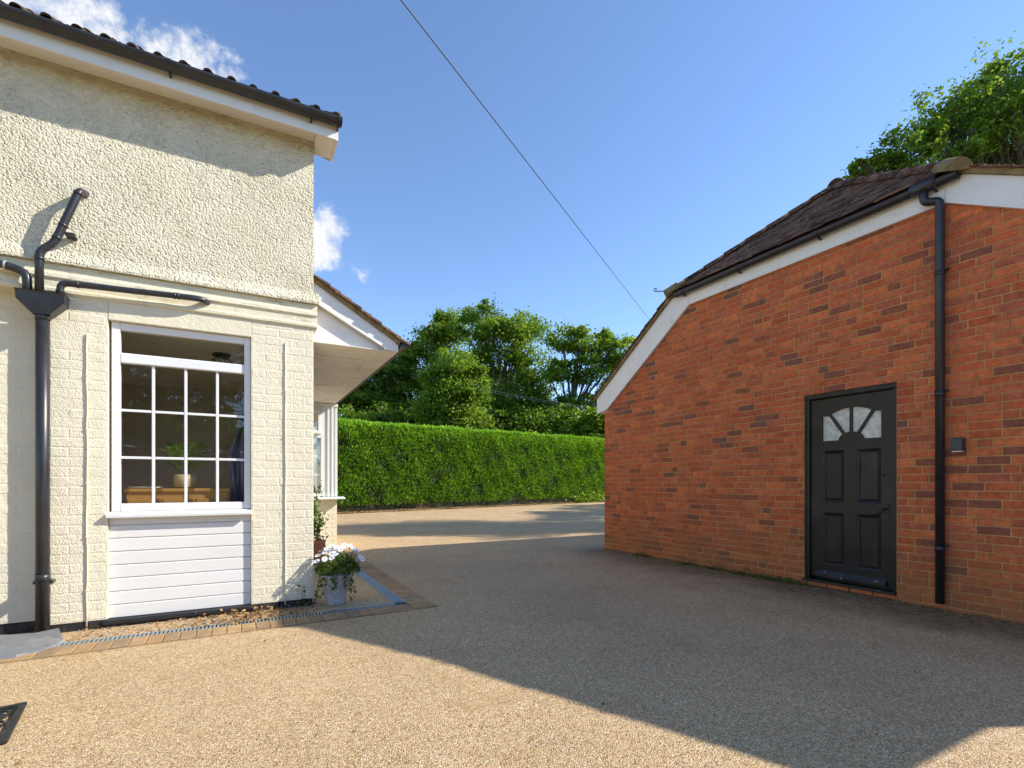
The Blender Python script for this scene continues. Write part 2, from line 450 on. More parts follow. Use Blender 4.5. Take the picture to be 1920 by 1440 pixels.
class MB:
    def __init__(s):
        s.v = []; s.f = []; s.sm = []; s.seed = []
    def add(s, verts, faces, smooth=False, seed=0.5):
        b = len(s.v)
        s.v += [tuple(p) for p in verts]
        s.f += [tuple(i + b for i in f) for f in faces]
        s.sm += [smooth] * len(faces)
        s.seed += [seed] * len(verts)
        return s
    def box(s, lo, hi, seed=0.5):
        x0, y0, z0 = lo; x1, y1, z1 = hi
        return s.add([(x0, y0, z0), (x1, y0, z0), (x1, y1, z0), (x0, y1, z0), (x0, y0, z1), (x1, y0, z1), (x1, y1, z1), (x0, y1, z1)],
                     [(0, 3, 2, 1), (4, 5, 6, 7), (0, 1, 5, 4), (1, 2, 6, 5), (2, 3, 7, 6), (3, 0, 4, 7)], seed=seed)
    def hexa(s, p, seed=0.5):
        return s.add(p, [(0, 3, 2, 1), (4, 5, 6, 7), (0, 1, 5, 4), (1, 2, 6, 5), (2, 3, 7, 6), (3, 0, 4, 7)], seed=seed)
    def prism(s, poly, d):
        """poly: list of 3-D points (planar), extruded by vector d"""
        n = len(poly); d = Vector(d)
        a = [Vector(p) for p in poly]
        b = [p + d for p in a]
        fs = [tuple(range(n))[::-1], tuple(range(n, 2 * n))] + [(i, (i + 1) % n, n + (i + 1) % n, n + i) for i in range(n)]
        return s.add(a + b, fs)
    def tube(s, pts, r, n=12, caps=True, smooth=True):
        pts = [Vector(p) for p in pts]
        rs = r if isinstance(r, (list, tuple)) else [r] * len(pts)
        vs = []; fs = []
        t = (pts[1] - pts[0]).normalized()
        up = Vector((0, 0, 1)) if abs(t.z) < 0.9 else Vector((1, 0, 0))
        x = t.cross(up).normalized()
        for i, p in enumerate(pts):
            if i == 0: t = (pts[1] - pts[0])
            elif i == len(pts) - 1: t = pts[-1] - pts[-2]
            else: t = (pts[i + 1] - p).normalized() + (p - pts[i - 1]).normalized()
            t.normalize()
            x = (x - t * x.dot(t)).normalized()
            y = t.cross(x)
            for k in range(n):
                a = 2 * pi * k / n
                vs.append(p + (x * cos(a) + y * sin(a)) * rs[i])
        for i in range(len(pts) - 1):
            for k in range(n):
                fs.append((i * n + k, i * n + (k + 1) % n, (i + 1) * n + (k + 1) % n, (i + 1) * n + k))
        s.add(vs, fs, smooth)
        if caps:
            b = len(s.v) - len(vs)
            s.f.append(tuple(b + k for k in range(n))[::-1]); s.sm.append(False)
            s.f.append(tuple(b + (len(pts) - 1) * n + k for k in range(n))); s.sm.append(False)
        return s
    def lathe(s, prof, c, n=24, smooth=True):
        c = Vector(c); vs = []; fs = []
        for r, z in prof:
            for k in range(n):
                a = 2 * pi * k / n
                vs.append(c + Vector((r * cos(a), r * sin(a), z)))
        for i in range(len(prof) - 1):
            for k in range(n):
                fs.append((i * n + k, i * n + (k + 1) % n, (i + 1) * n + (k + 1) % n, (i + 1) * n + k))
        return s.add(vs, fs, smooth)
    def sphere(s, c, r, n=12, m=8):
        prof = [(max(1e-4, r * sin(pi * i / m)), -r * cos(pi * i / m)) for i in range(m + 1)]
        return s.lathe(prof, c, n)
    def mesh(s, name, loc=(0, 0, 0)):
        me = bpy.data.meshes.new(name)
        L = Vector(loc)
        me.from_pydata([Vector(p) - L for p in s.v], [], s.f)
        me.polygons.foreach_set('use_smooth', s.sm)
        a = me.attributes.new('seed', 'FLOAT', 'POINT')
        a.data.foreach_set('value', np.array(s.seed, dtype=np.float32))
        me.update()
        return me
    def build(s, name, mat, parent=None, loc=None, bevel=0.0):
        a = np.array([tuple(p) for p in s.v])
        if loc is None:
            lo, hi = a.min(0), a.max(0)
            loc = ((lo[0] + hi[0]) / 2, (lo[1] + hi[1]) / 2, lo[2])
        me = s.mesh(name, loc)
        bm = bmesh.new(); bm.from_mesh(me)
        bmesh.ops.recalc_face_normals(bm, faces=bm.faces)
        bm.to_mesh(me); bm.free()
        o = link(name, me, mat, parent, loc)
        if bevel:
            md = o.modifiers.new("bevel", 'BEVEL')
            md.width = bevel; md.segments = 2; md.limit_method = 'ANGLE'; md.angle_limit = radians(40)
        return o

def bx(name, lo, hi, mat, parent, bevel=0.0):
    return MB().box(lo, hi).build(name, mat, parent, bevel=bevel)

def tb(name, pts, r, mat, parent, n=14):
    return MB().tube(pts, r, n).build(name, mat, parent)

def bend(pts, rad, k=5):
    """round the corners of a polyline"""
    pts = [Vector(p) for p in pts]
    out = [pts[0]]
    for i in range(1, len(pts) - 1):
        a, p, b = pts[i - 1], pts[i], pts[i + 1]
        d1 = (a - p); d2 = (b - p)
        q = min(rad, d1.length * 0.48, d2.length * 0.48)
        s0 = p + d1.normalized() * q; s1 = p + d2.normalized() * q
        for j in range(k + 1):
            t = j / k
            out.append(s0 * (1 - t) ** 2 + p * 2 * t * (1 - t) + s1 * t * t)
    out.append(pts[-1])
    return out

def quads_object(name, V, F, seeds, mat, parent, loc, smooth=False):
    """fast mesh from numpy: V (n,3) world, F (m,k)"""
    me = bpy.data.meshes.new(name)
    V = np.asarray(V, dtype=np.float32) - np.array(loc, dtype=np.float32)
    F = np.asarray(F, dtype=np.int32)
    me.vertices.add(len(V)); me.vertices.foreach_set('co', V.ravel())
    m, k = F.shape
    me.loops.add(m * k); me.loops.foreach_set('vertex_index', F.ravel())
    me.polygons.add(m); me.polygons.foreach_set('loop_start', np.arange(0, m * k, k, dtype=np.int32))
    a = me.attributes.new('seed', 'FLOAT', 'POINT')
    a.data.foreach_set('value', np.asarray(seeds, dtype=np.float32))
    me.update(calc_edges=True)
    me.validate()
    return link(name, me, mat, parent, loc)

def leaf_quads(C, size, up=0.4, aspect=0.5, seeds=None, outward=None, outw=0.0):
    """diamond leaves at points C -> verts, faces, per-vertex seed"""
    n = len(C)
    d = rng.normal(size=(n, 3)); d[:, 2] -= 0.15
    d /= np.linalg.norm(d, axis=1)[:, None]
    nn = rng.normal(size=(n, 3)); nn[:, 2] = np.abs(nn[:, 2]) + up
    if outward is not None:
        nn += outward * outw
    nn /= np.linalg.norm(nn, axis=1)[:, None]
    d -= nn * (d * nn).sum(1)[:, None]
    d /= np.linalg.norm(d, axis=1)[:, None] + 1e-9
    s = np.cross(nn, d)
    sz = (size * rng.uniform(0.65, 1.3, n))[:, None]
    a = C - d * sz * 0.5
    b = C + s * sz * aspect * 0.5 + nn * sz * 0.10
    c = C + d * sz * 0.5
    e = C - s * sz * aspect * 0.5 + nn * sz * 0.10
    V = np.stack([a, b, c, e], 1).reshape(-1, 3)
    F = np.arange(4 * n).reshape(n, 4)
    if seeds is None:
        seeds = rng.uniform(0, 1, n)
    return V, F, np.repeat(np.clip(seeds, 0, 1), 4)

# ================================================================== ground
def sheet(name, poly, z, mat, kind='structure'):
    b = MB(); b.add([(x, y, z) for x, y in poly], [tuple(range(len(poly)))])
    o = b.build(name, mat, loc=(0, 0, z))
    return tag(o, kind=kind)
sheet('ground', [(-400, -400), (400, -400), (400, 400), (-400, 400)], -0.012, M['grass'])
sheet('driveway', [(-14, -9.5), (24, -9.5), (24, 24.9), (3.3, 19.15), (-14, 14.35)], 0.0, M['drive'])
soil = MB()
def hedge_pt(t, off):
    ax, ay = 3.29, 19.8; dx, dy = 16.5, 4.6
    L = sqrt(dx * dx + dy * dy)
    return (ax + dx * t + dy / L * off, ay + dy * t - dx / L * off)
nst = 60
sv = []; sf = []
for i in range(nst + 1):
    t = -0.9 + 2.2 * i / nst
    w = 0.55 + 0.22 * sin(i * 1.7) + 0.15 * sin(i * 4.1)
    p = hedge_pt(t, w * 0.8); q = hedge_pt(t, -0.6)
    sv += [(p[0], p[1], 0.006), (q[0], q[1], 0.05)]
for i in range(nst):
    sf.append((2 * i, 2 * i + 2, 2 * i + 3, 2 * i + 1))
soil.add(sv, sf)
tag(soil.build('soil_strip', M['soil']), kind='structure')

# ================================================================== HOUSE
house = empty('house', (-1.2, 7.5, 0), 'cream rendered house with painted brick ground floor and black rainwater pipes', 'house')
YF = 5.02
UL = -4.2
# --- upper storey
up = MB()
up.prism([(0.61, YF, 2.86), (0.61, 11.6, 2.86), (0.61, 11.6, 4.38), (0.61, 8.3, 6.45), (0.61, YF, 4.40)], (UL - 0.61, 0, 0))
up.build('upper_wall', M['roughcast'], house)
# bell-cast drip at the foot of the render
bc = MB()
bc.prism([(UL, 5.0175, 2.925), (UL, 4.992, 2.868), (UL, 4.978, 2.838), (UL, 4.980, 2.818), (UL, 5.2, 2.818), (UL, 5.2, 2.925)], (0.655 - UL, 0, 0))
bc.build('bell_cast', M['roughcast'], house)
sc_ = MB()
prof = [(5.3, 2.816), (5.014, 2.816), (5.012, 2.748), (4.996, 2.742), (4.994, 2.708), (5.010, 2.700), (5.010, 2.634), (5.000, 2.628), (5.001, 2.602), (5.018, 2.592), (5.3, 2.592)]
sc_.prism([(UL, y, z) for y, z in prof], (0.640 - UL, 0, 0))
sc_.build('string_course', M['paintmould'], house, bevel=0.004)
# --- ground floor walls
def pier(x0, x1, y, z0, z1, name='brick_pier', depth=0.28):
    w = bx(name, (x0, y + 0.0030, z0), (x1, y + depth, z1), M['paintbrick'], house)
    row = 0; z = z0 + 0.003
    protos = {}
    while z + 0.066 < z1 + 0.03:
        off = 0 if row % 2 == 0 else -0.1125
        x = x0 + off
        while x < x1 - 0.02:
            a = max(x, x0 + 0.002); b_ = min(x + 0.2235, x1 - 0.001)
            if b_ - a > 0.04:
                h = min(0.0735, z1 - 0.002 - z)
                k = (round(b_ - a, 3), round(h, 3), random.randrange(3))
                if k not in protos:
                    L = b_ - a; m = MB()
                    j = [random.uniform(-0.0022, 0.0022) for _ in range(8)]
                    q = [random.uniform(0, 0.0016) for _ in range(4)]
                    bk = [(0, 0.0042, 0), (L, 0.0042, 0), (L, 0.0042, h), (0, 0.0042, h)]
                    c = 0.009
                    fr = [(c + j[0], 0.0021 - q[0] * .7, c + j[1]), (L - c + j[2], 0.0021 - q[1] * .7, c + j[3]), (L - c + j[4], 0.0021 - q[2] * .7, h - c + j[5]), (c + j[6], 0.0021 - q[3] * .7, h - c + j[7])]
                    m.add(bk + fr, [(4, 5, 6, 7), (0, 1, 5, 4), (1, 2, 6, 5), (2, 3, 7, 6), (3, 0, 4, 7)])
                    protos[k] = m.mesh('brick')
                link('brick', protos[k], M['paintbrick'], w, (a, y + random.uniform(-0.0012, 0.001), z))
            x += 0.225
        row += 1; z += 0.075
    return w
pier(-1.27, -0.918, YF, 0.068, 2.592)
pier(0.092, 0.61, YF, 0.068, 2.592)
pier(-2.05, -1.272, 5.15, 0.085, 2.592, 'recessed_wall', 0.2)
bx('recessed_wall', (UL, 5.154, 0.085), (-2.052, 5.35, 2.592), M['paintbrick'], house)
bx('lintel', (-0.916, YF, 2.445), (0.090, 5.30, 2.592), M['paintbrick'], house, bevel=0.004)
bx('dwarf_wall', (-0.916, 5.075, 0.0), (0.090, 5.30, 0.868), M['paintbrick'], house)
bx('plinth', (UL, 5.165, 0.0), (-1.29, 5.34, 0.083), M['bitumen'], house)
for x0, x1 in ((-1.268, -0.94), (0.10, 0.606)):
    x = x0
    while x < x1 - .03:
        w_ = min(0.222, x1 - x)
        bx('plinth_block', (x, 5.026 + random.uniform(-.005, .006), 0.0), (x + w_ - 0.006, 5.28, 0.066 - random.uniform(0, .008)), M['bitumen'], house, bevel=.004)
        x += 0.228
bx('damp_strip', (-0.955, 5.006, 0.020), (0.098, 5.07, 0.062), M['blackpipe'], house, bevel=0.012)
bx('plinth', (-0.94, 5.035, 0.0), (0.075, 5.074, 0.019), M['bitumen'], house)
# cladding boards
bh = 0.1065
for i in range(7):
    z0 = 0.064 + i * bh
    m = MB()
    p = [(5.074, z0), (5.058, z0 + 0.001), (5.0525, z0 + 0.006), (5.0525, z0 + bh - 0.009), (5.062, z0 + bh - 0.0015), (5.074, z0 + bh - 0.0005)]
    m.prism([(-0.9155, y, z) for y, z in p], (1.0045, 0, 0))
    m.build('cladding_board', M['clad'], house)
bx('cladding_trim', (-0.9155, 5.056, 0.8105), (0.0895, 5.074, 0.866), M['clad'], house)
# window
def frame_rect(name, x0, x1, z0, z1, y0, y1, w, mat, parent, bevel=0.006):
    f = MB()
    ws = w if isinstance(w, tuple) else (w, w, w, w)   # left, right, bottom, top
    f.box((x0, y0, z0), (x0 + ws[0], y1, z1))
    f.box((x1 - ws[1], y0, z0), (x1, y1, z1))
    f.box((x0 + ws[0], y0 + 0.0005, z0), (x1 - ws[1], y1 - 0.0005, z0 + ws[2]))
    f.box((x0 + ws[0], y0 + 0.0005, z1 - ws[3]), (x1 - ws[1], y1 - 0.0005, z1))
    return f.build(name, mat, parent, bevel=bevel)
win = MB()
FX0, FX1, FZ0, FZ1 = -0.902, 0.089, 0.918, 2.443
win = frame_rect('window', FX0, FX1, FZ0, FZ1, 5.058, 5.125, (0.056, 0.052, 0.062, 0.06), M['upvc'], house)
bx('transom', (FX0 + 0.056, 5.0585, 2.118), (FX1 - 0.052, 5.1245, 2.200), M['upvc'], win, bevel=0.008)
GX0, GX1 = FX0 + 0.054, FX1 - 0.050
bx('pane', (GX0, 5.088, 2.199), (GX1, 5.094, 2.384), M['glass'], win)
xs = [-0.846, -0.629, -0.403, -0.171, 0.038]
zs = [0.979, 1.354, 1.738, 2.119]
for i in range(4):
    for j in range(3):
        bx('pane', (xs[i], 5.088, zs[j]), (xs[i + 1], 5.094, zs[j + 1]), M['glass'], win)
for x in xs[1:4]:
    bx('glazing_bar', (x - 0.011, 5.076, 0.981), (x + 0.011, 5.0875, 2.117), M['upvc'], win, bevel=0.003)
for z in zs[1:3]:
    for i in range(4):
        bx('glazing_bar', (xs[i] + (0.0115 if i else 0), 5.0775, z - 0.0105), (xs[i + 1] - (0.0115 if i < 3 else 0), 5.087, z + 0.0105), M['upvc'], win, bevel=0.003)
sl_ = MB(); sl_.prism([(-0.928, 5.075, 0.868), (-0.928, 4.985, 0.868), (-0.928, 4.982, 0.893), (-0.928, 5.0575, 0.916), (-0.928, 5.075, 0.916)], (1.018, 0, 0))
sl_.build('window_sill', M['upvc'], house, bevel=0.004)
# cable conduits on the piers
for x, ztop in ((0.368, 2.50), (-1.046, 2.40)):
    pts = []
    z = 0.03
    while z < ztop:
        pts.append((x + random.uniform(-.0035, .0035), 5.0145, z)); z += 0.12
    c = tb('cable_conduit', pts, 0.0058, M['paintbrick'], house, 8)
    z = 0.3
    while z < ztop - 0.1:
        bx('clip', (x - 0.010, 5.006, z), (x + 0.010, 5.0185, z + 0.010), M['paintbrick'], c, bevel=0.003); z += 0.42
# --- rainwater goods on the house front
hop = MB()
hx0, hx1, hy0, hy1 = -1.425, -1.150, 4.885, 5.012
def hopring(x0, x1, y0, y1, z): return [(x0, y0, z), (x1, y0, z), (x1, y1, z), (x0, y1, z)]
rings = [hopring(hx0 - .006, hx1 + .006, hy0 - .005, hy1, 2.556), hopring(hx0, hx1, hy0, hy1, 2.545), hopring(hx0 + .004, hx1 - .004, hy0 + .003, hy1, 2.487),
         hopring(-1.340, -1.236, 4.898, 5.0, 2.395)]
vv = [p for r in rings for p in r]
ff = [(i * 4 + k, i * 4 + (k + 1) % 4, i * 4 + 4 + (k + 1) % 4, i * 4 + 4 + k) for i in range(3) for k in range(4)] + [(12, 13, 14, 15)]
hop.add(vv, ff)
hop.add([(hx0 + .01, hy0 + .01, 2.535), (hx1 - .01, hy0 + .01, 2.535), (hx1 - .01, hy1 - .01, 2.535), (hx0 + .01, hy1 - .01, 2.535)], [(0, 1, 2, 3)])
hop.build('hopper_head', M['blackpipe'], house)
dp = tb('downpipe', [(-1.288, 4.948, 2.42), (-1.288, 4.948, 1.2), (-1.288, 4.948, 0.045)], 0.041, M['blackpipe'], house, 20)
for z in (2.36, 0.42):
    MB().tube([(-1.288, 4.948, z), (-1.288, 4.948, z + 0.05)], 0.0445, 20).build('collar', M['blackpipe'], dp)
bx('clip', (-1.345, 4.95, 0.395), (-1.231, 5.15, 0.418), M['blackpipe'], dp, bevel=0.003)
wp = MB().tube(bend([(-1.298, 4.915, 2.50), (-1.298, 4.915, 2.86), (-1.212, 4.915, 2.94), (-1.068, 4.915, 3.37), (-1.055, 5.03, 3.40)], 0.045), 0.0265, 14).build('waste_pipe', M['blackpipe'], house)
d_ = Vector((0.14, 0.002, 0.43)).normalized()
for p in ((-1.202, 4.915, 2.97), (-1.168, 4.915, 3.072), (-1.080, 4.915, 3.335)):
    q = Vector(p); MB().tube([q, q + d_ * 0.022], 0.0295, 14).build('collar', M['blackpipe'], wp)
MB().tube([(-1.298, 4.915, 2.79), (-1.298, 4.915, 2.82)], 0.0295, 14).build('collar', M['blackpipe'], wp)
bx('clip', (-1.162, 4.92, 3.025), (-1.10, 5.02, 3.04), M['blackpipe'], wp, bevel=0.002)
wp2 = MB().tube(bend([(-1.185, 4.935, 2.50), (-1.185, 4.935, 2.655), (-0.33, 4.938, 2.690), (-0.262, 4.955, 2.690), (-0.235, 5.03, 2.690)], 0.05), 0.0235, 14).build('waste_pipe', M['blackpipe'], house)
for x in (-1.09, -0.475, -0.45):
    MB().tube([(x, 4.938, 2.690 - (0.33 + x) * -0.041), (x + 0.015, 4.938, 2.690 - (0.33 + x) * -0.041)], 0.027, 14).build('collar', M['blackpipe'], wp2)
MB().tube([(-1.185, 4.935, 2.58), (-1.185, 4.935, 2.595)], 0.027, 14).build('collar', M['blackpipe'], wp2)
wp3 = MB().tube(bend([(-3.0, 4.99, 2.90), (-1.47, 4.945, 2.725), (-1.372, 4.935, 2.69), (-1.366, 4.93, 2.50)], 0.07), 0.0285, 14).build('waste_pipe', M['blackpipe'], house)
MB().tube([(-1.50, 4.946, 2.7284), (-1.485, 4.9455, 2.7266)], 0.0315, 14).build('collar', M['wire'], wp3)

# --- eaves
bx('fascia', (UL, 4.800, 4.290), (0.775, 4.820, 4.500), M['fascia'], house)
sof = bx('soffit', (UL, 4.8205, 4.345), (0.610, YF - 0.001, 4.357), M['fascia'], house)
eb = MB(); eb.prism([(0.612, 4.8205, 4.300), (0.612, 5.14, 4.300), (0.612, 5.14, 4.60), (0.612, 4.8205, 4.42)], (0.161, 0, 0))
eb.build('eaves_box', M['fascia'], house, bevel=0.004)
brg = MB(); brg.prism([(0.7735, 4.80, 4.285), (0.7735, 5.15, 4.285), (0.7735, 8.3, 6.32), (0.7735, 8.3, 6.62), (0.7735, 4.80, 4.50)], (0.022, 0, 0))
brg.build('bargeboard', M['fascia'], house)
def gutter(name, pts_axis, d, r, mat, parent):
    """half-round gutter along vector d from point a"""
    a = Vector(pts_axis); d = Vector(d); t = d.normalized(); side = Vector((t.y, -t.x, 0))
    g = MB(); K = 12
    outer = [a + side * (r * cos(pi + pi * k / K)) + Vector((0, 0, r * sin(pi + pi * k / K))) for k in range(K + 1)]
    inner = [a + side * ((r - .004) * cos(pi + pi * k / K)) + Vector((0, 0, (r - .004) * sin(pi + pi * k / K))) for k in range(K + 1)]
    ring = outer + inner[::-1]
    n = len(ring)
    vs = ring + [p + d for p in ring]
    fs = [(i, (i + 1) % n, n + (i + 1) % n, n + i) for i in range(n)]
    g.add(vs, fs, True)
    for e, off in ((0, Vector((0, 0, 0))), (1, d)):
        b = len(g.v)
        g.add([p + off for p in outer], [tuple(range(K + 1))])
    return g.build(name, mat, parent)
def gutter_bracket(c, t, r, mat, parent, back):
    """strap round the gutter and a foot on the fascia"""
    c = Vector(c); t = Vector(t); side = Vector((t.y, -t.x, 0)); K = 10
    b = MB(); vs = []
    for k in range(K + 1):
        a = pi + pi * k / K
        for rr in (r + .001, r + .007):
            p = c + side * (rr * cos(a)) + Vector((0, 0, rr * sin(a)))
            vs += [p - t * 0.011, p + t * 0.011]
    fs = []
    for k in range(K):
        i = k * 4
        fs += [(i + 2, i + 3, i + 7, i + 6), (i, i + 2, i + 6, i + 4), (i + 1, i + 3, i + 7, i + 5)]
    b.add(vs, fs)
    bk = Vector(back)
    q = c + bk * (r + 0.012)
    lo = q - t * 0.011 - Vector((0, 0, r + 0.04)); hi = q + t * 0.011 + bk * 0.012
    b.box([min(x, y) for x, y in zip(lo, hi)], [max(x, y) for x, y in zip(lo, hi)])
    q2 = c - Vector((0, 0, r + 0.004))
    lo = q2 - t * 0.008 - Vector((0, 0, 0.012)); hi = q2 + t * 0.008 + bk * (r + 0.02)
    b.box([min(x, y) for x, y in zip(lo, hi)], [max(x, y) for x, y in zip(lo, hi)])
    return b.build('bracket', mat, parent)
gut = gutter('gutter', (UL, 4.742, 4.437), (0.815 - UL, 0, 0), 0.056, M['blackpipe'], house)
for x in (-2.9, -1.65, -0.48, 0.56, 0.785):
    gutter_bracket((x, 4.742, 4.437), (1, 0, 0), 0.056, M['blackpipe'], gut, (0, 1, 0))
# roof: single-roll tiles, three courses built out from the eave, plain slab above
rf = MB()
pitch = radians(33)
cy, cz = cos(pitch), sin(pitch)
ry0, rz0 = 4.74, 4.465
rf.hexa([(UL, ry0 + .05, rz0), (0.80, ry0 + .05, rz0), (0.80, 8.3, rz0 + 3.51 * cz / cy), (UL, 8.3, rz0 + 3.51 * cz / cy),
         (UL, ry0 + .05, rz0 + .03), (0.80, ry0 + .05, rz0 + .03), (0.80, 8.3, rz0 + 3.51 * cz / cy + .03), (UL, 8.3, rz0 + 3.51 * cz / cy + .03)])
rf.hexa([(UL, 8.302, rz0 + 3.51 * cz / cy), (0.80, 8.302, rz0 + 3.51 * cz / cy), (0.80, 11.9, rz0), (UL, 11.9, rz0),
         (UL, 8.302, rz0 + 3.51 * cz / cy + .03), (0.80, 8.302, rz0 + 3.51 * cz / cy + .03), (0.80, 11.9, rz0 + .03), (UL, 11.9, rz0 + .03)])
roof = rf.build('roof', M['tile'], house)
def roll_tile():
    t = MB(); K = 8; W = 0.163; Ln = 0.40; R = 0.036
    pr = [(0, 0.0)] + [(0.09, 0.0)] + [(0.126 - R * cos(pi * k / K), R * 0.95 * sin(pi * k / K)) for k in range(K + 1)] + [(W, 0.0)]
    th = 0.014
    top = [(x, h + th) for x, h in pr]; bot = [(x, h) for x, h in pr][::-1]
    ring = top + bot; n = len(ring)
    vs = [(x, 0, h) for x, h in ring] + [(x, Ln, h) for x, h in ring]
    fs = [(i, (i + 1) % n, n + (i + 1) % n, n + i) for i in range(n)] 
    m_ = len(top)
    fs += [(i, i + 1, n - 2 - i, n - 1 - i) for i in range(m_ - 1)] + [(n + n - 1 - i, n + n - 2 - i, n + i + 1, n + i) for i in range(m_ - 1)]
    t.add(vs, fs)
    R_ = Matrix.Rotation(pitch, 3, 'X')
    t.v = [tuple(R_ @ Vector(p)) for p in t.v]
    return t.mesh('roof_tile')
rt = roll_tile()
for c in range(3):
    s = c * 0.32
    k = 0
    x = 0.805 - 0.165
    while x > UL:
        o = link('roof_tile', rt, M['tile'], roof, (x + random.uniform(-.003, .003), ry0 + 0.012 + s * cy + random.uniform(-.006, .006), rz0 - 0.010 + s * cz - c * 0.0 + random.uniform(-.003, .004)))
        o.rotation_euler = (radians(-2), 0, radians(random.uniform(-.8, .8)))
        x -= 0.165
bx('verge_tile_end', (0.772, 4.735, 4.470), (0.812, 5.05, 4.505), M['tilebrown'], roof, bevel=0.01)

# --- side wall, porch recess, cheek and side elevation
for lo, hi in (((0.36, 5.302, 0.0), (0.608, 6.0, 2.80)), ((0.36, 7.8, 0.0), (0.608, 9.0, 2.80)), ((0.36, 6.0, 2.25), (0.608, 7.8, 2.80))):
    bx('side_wall', lo, hi, M['paintbrick'], house)
gd = MB()
for lo, hi in (((0.45, 6.002, 0.0), (0.52, 6.08, 2.248)), ((0.45, 7.72, 0.0), (0.52, 7.798, 2.248)), ((0.45, 6.86, 0.0), (0.52, 6.94, 2.17)), ((0.451, 6.08, 2.17), (0.519, 7.72, 2.248)), ((0.451, 6.08, 0.0), (0.519, 6.86, 0.20)), ((0.451, 6.94, 0.0), (0.519, 7.72, 0.20))):
    gd.box(lo, hi)
gd = gd.build('added_porch_door', M['upvc'], house)  # unseen glazed door, added to let more daylight into the front room
bx('pane', (0.482, 6.08, 0.2), (0.488, 6.86, 2.17), M['glass'], gd); bx('pane', (0.482, 6.94, 0.2), (0.488, 7.72, 2.17), M['glass'], gd)
ck = bx('cheek_wall', (0.608, 9.004, 0.0), (1.470, 9.25, 0.868), M['paintbrick'], house)
cb = MB()
z = 0.01; row = 0
while z < 0.84:
    x = 0.61 - (0.11 if row % 2 else 0)
    while x < 1.46:
        a, b_ = max(x, 0.61), min(x + 0.217, 1.468)
        if b_ - a > 0.03:
            cb.box((a, 9.0, z), (b_, 9.006, z + 0.067))
        x += 0.225
    z += 0.075; row += 1
tag(cb.build('brick', M['paintbrick'], ck), kind='stuff')
bx('cheek_wall', (1.22, 9.252, 0.0), (1.470, 14.0, 0.868), M['paintbrick'], house)
bx('side_wall', (1.20, 9.252, 2.46), (1.468, 14.0, 2.80), M['paintbrick'], house)
cs = MB(); cs.prism([(0.60, 9.02, 0.870), (0.60, 8.86, 0.870), (0.60, 8.86, 0.893), (0.60, 9.02, 0.910)], (0.985, 0, 0))
cs.build('window_sill', M['upvc'], house, bevel=0.003)
cw = frame_rect('side_window', 0.62, 1.262, 0.912, 2.44, 8.985, 9.06, (0.045, 0.055, 0.06, 0.06), M['upvc'], house)
bx('transom', (0.665, 8.986, 1.905), (1.207, 9.059, 1.985), M['upvc'], cw, bevel=0.006)
sash = frame_rect('sash', 0.668, 1.204, 1.99, 2.376, 8.968, 9.0, 0.045, M['upvc'], cw)
bx('drip_bar', (0.66, 8.945, 1.972), (1.212, 8.9845, 1.986), M['upvc'], cw, bevel=0.004)
bx('pane', (0.667, 9.02, 0.974), (1.205, 9.026, 1.9045), M['glass'], cw)
bx('pane', (0.667, 9.02, 1.986), (1.205, 9.026, 2.378), M['glass'], cw)
for z in (1.285, 1.60):
    bx('glazing_bar', (0.667, 9.008, z - .011), (1.205, 9.0195, z + .011), M['upvc'], cw)
bx('glazing_bar', (0.95, 9.0085, 0.975), (0.97, 9.019, 1.904), M['upvc'], cw)
cp = MB()
for i, (x0, x1, dy) in enumerate(((1.264, 1.31, 0.0), (1.31, 1.345, -0.018), (1.345, 1.375, 0.005), (1.375, 1.41, -0.02), (1.41, 1.435, 0.002), (1.435, 1.475, -0.012))):
    cp.box((x0, 8.985 + dy, 0.912), (x1 - 0.002, 9.25, 2.455))
cp.build('corner_post', M['upvc'], house)
bx('window_head', (0.612, 8.96, 2.442), (1.478, 9.25, 2.492), M['upvc'], house, bevel=0.006)
# glazed long side of the bay, facing the garage
for k in range(4):
    y0 = 9.252 + k * 1.18
    sw = MB()
    sw.box((1.40, y0, 0.912), (1.47, y0 + 0.06, 2.455)); sw.box((1.40, y0 + 1.118, 0.912), (1.47, y0 + 1.178, 2.455))
    sw.box((1.401, y0 + .06, 0.912), (1.469, y0 + 1.118, 0.972)); sw.box((1.401, y0 + .06, 2.395), (1.469, y0 + 1.118, 2.455)); sw.box((1.401, y0 + .06, 1.91), (1.469, y0 + 1.118, 1.98))
    s_ = sw.build('side_window', M['upvc'], house)
    bx('pane', (1.43, y0 + .06, 0.972), (1.436, y0 + 1.118, 1.91), M['glass'], s_)
    bx('pane', (1.43, y0 + .06, 1.98), (1.436, y0 + 1.118, 2.395), M['glass'], s_)
bx('room_floor', (0.62, 9.26, 0.02), (1.215, 14.0, 0.05), M['roomfloor'], house)
bx('room_wall', (0.40, 9.26, 0.05), (0.60, 14.0, 2.45), M['roomwall'], house)
bx('room_wall', (0.61, 13.6, 0.05), (1.215, 13.8, 2.45), M['roomwall'], house)
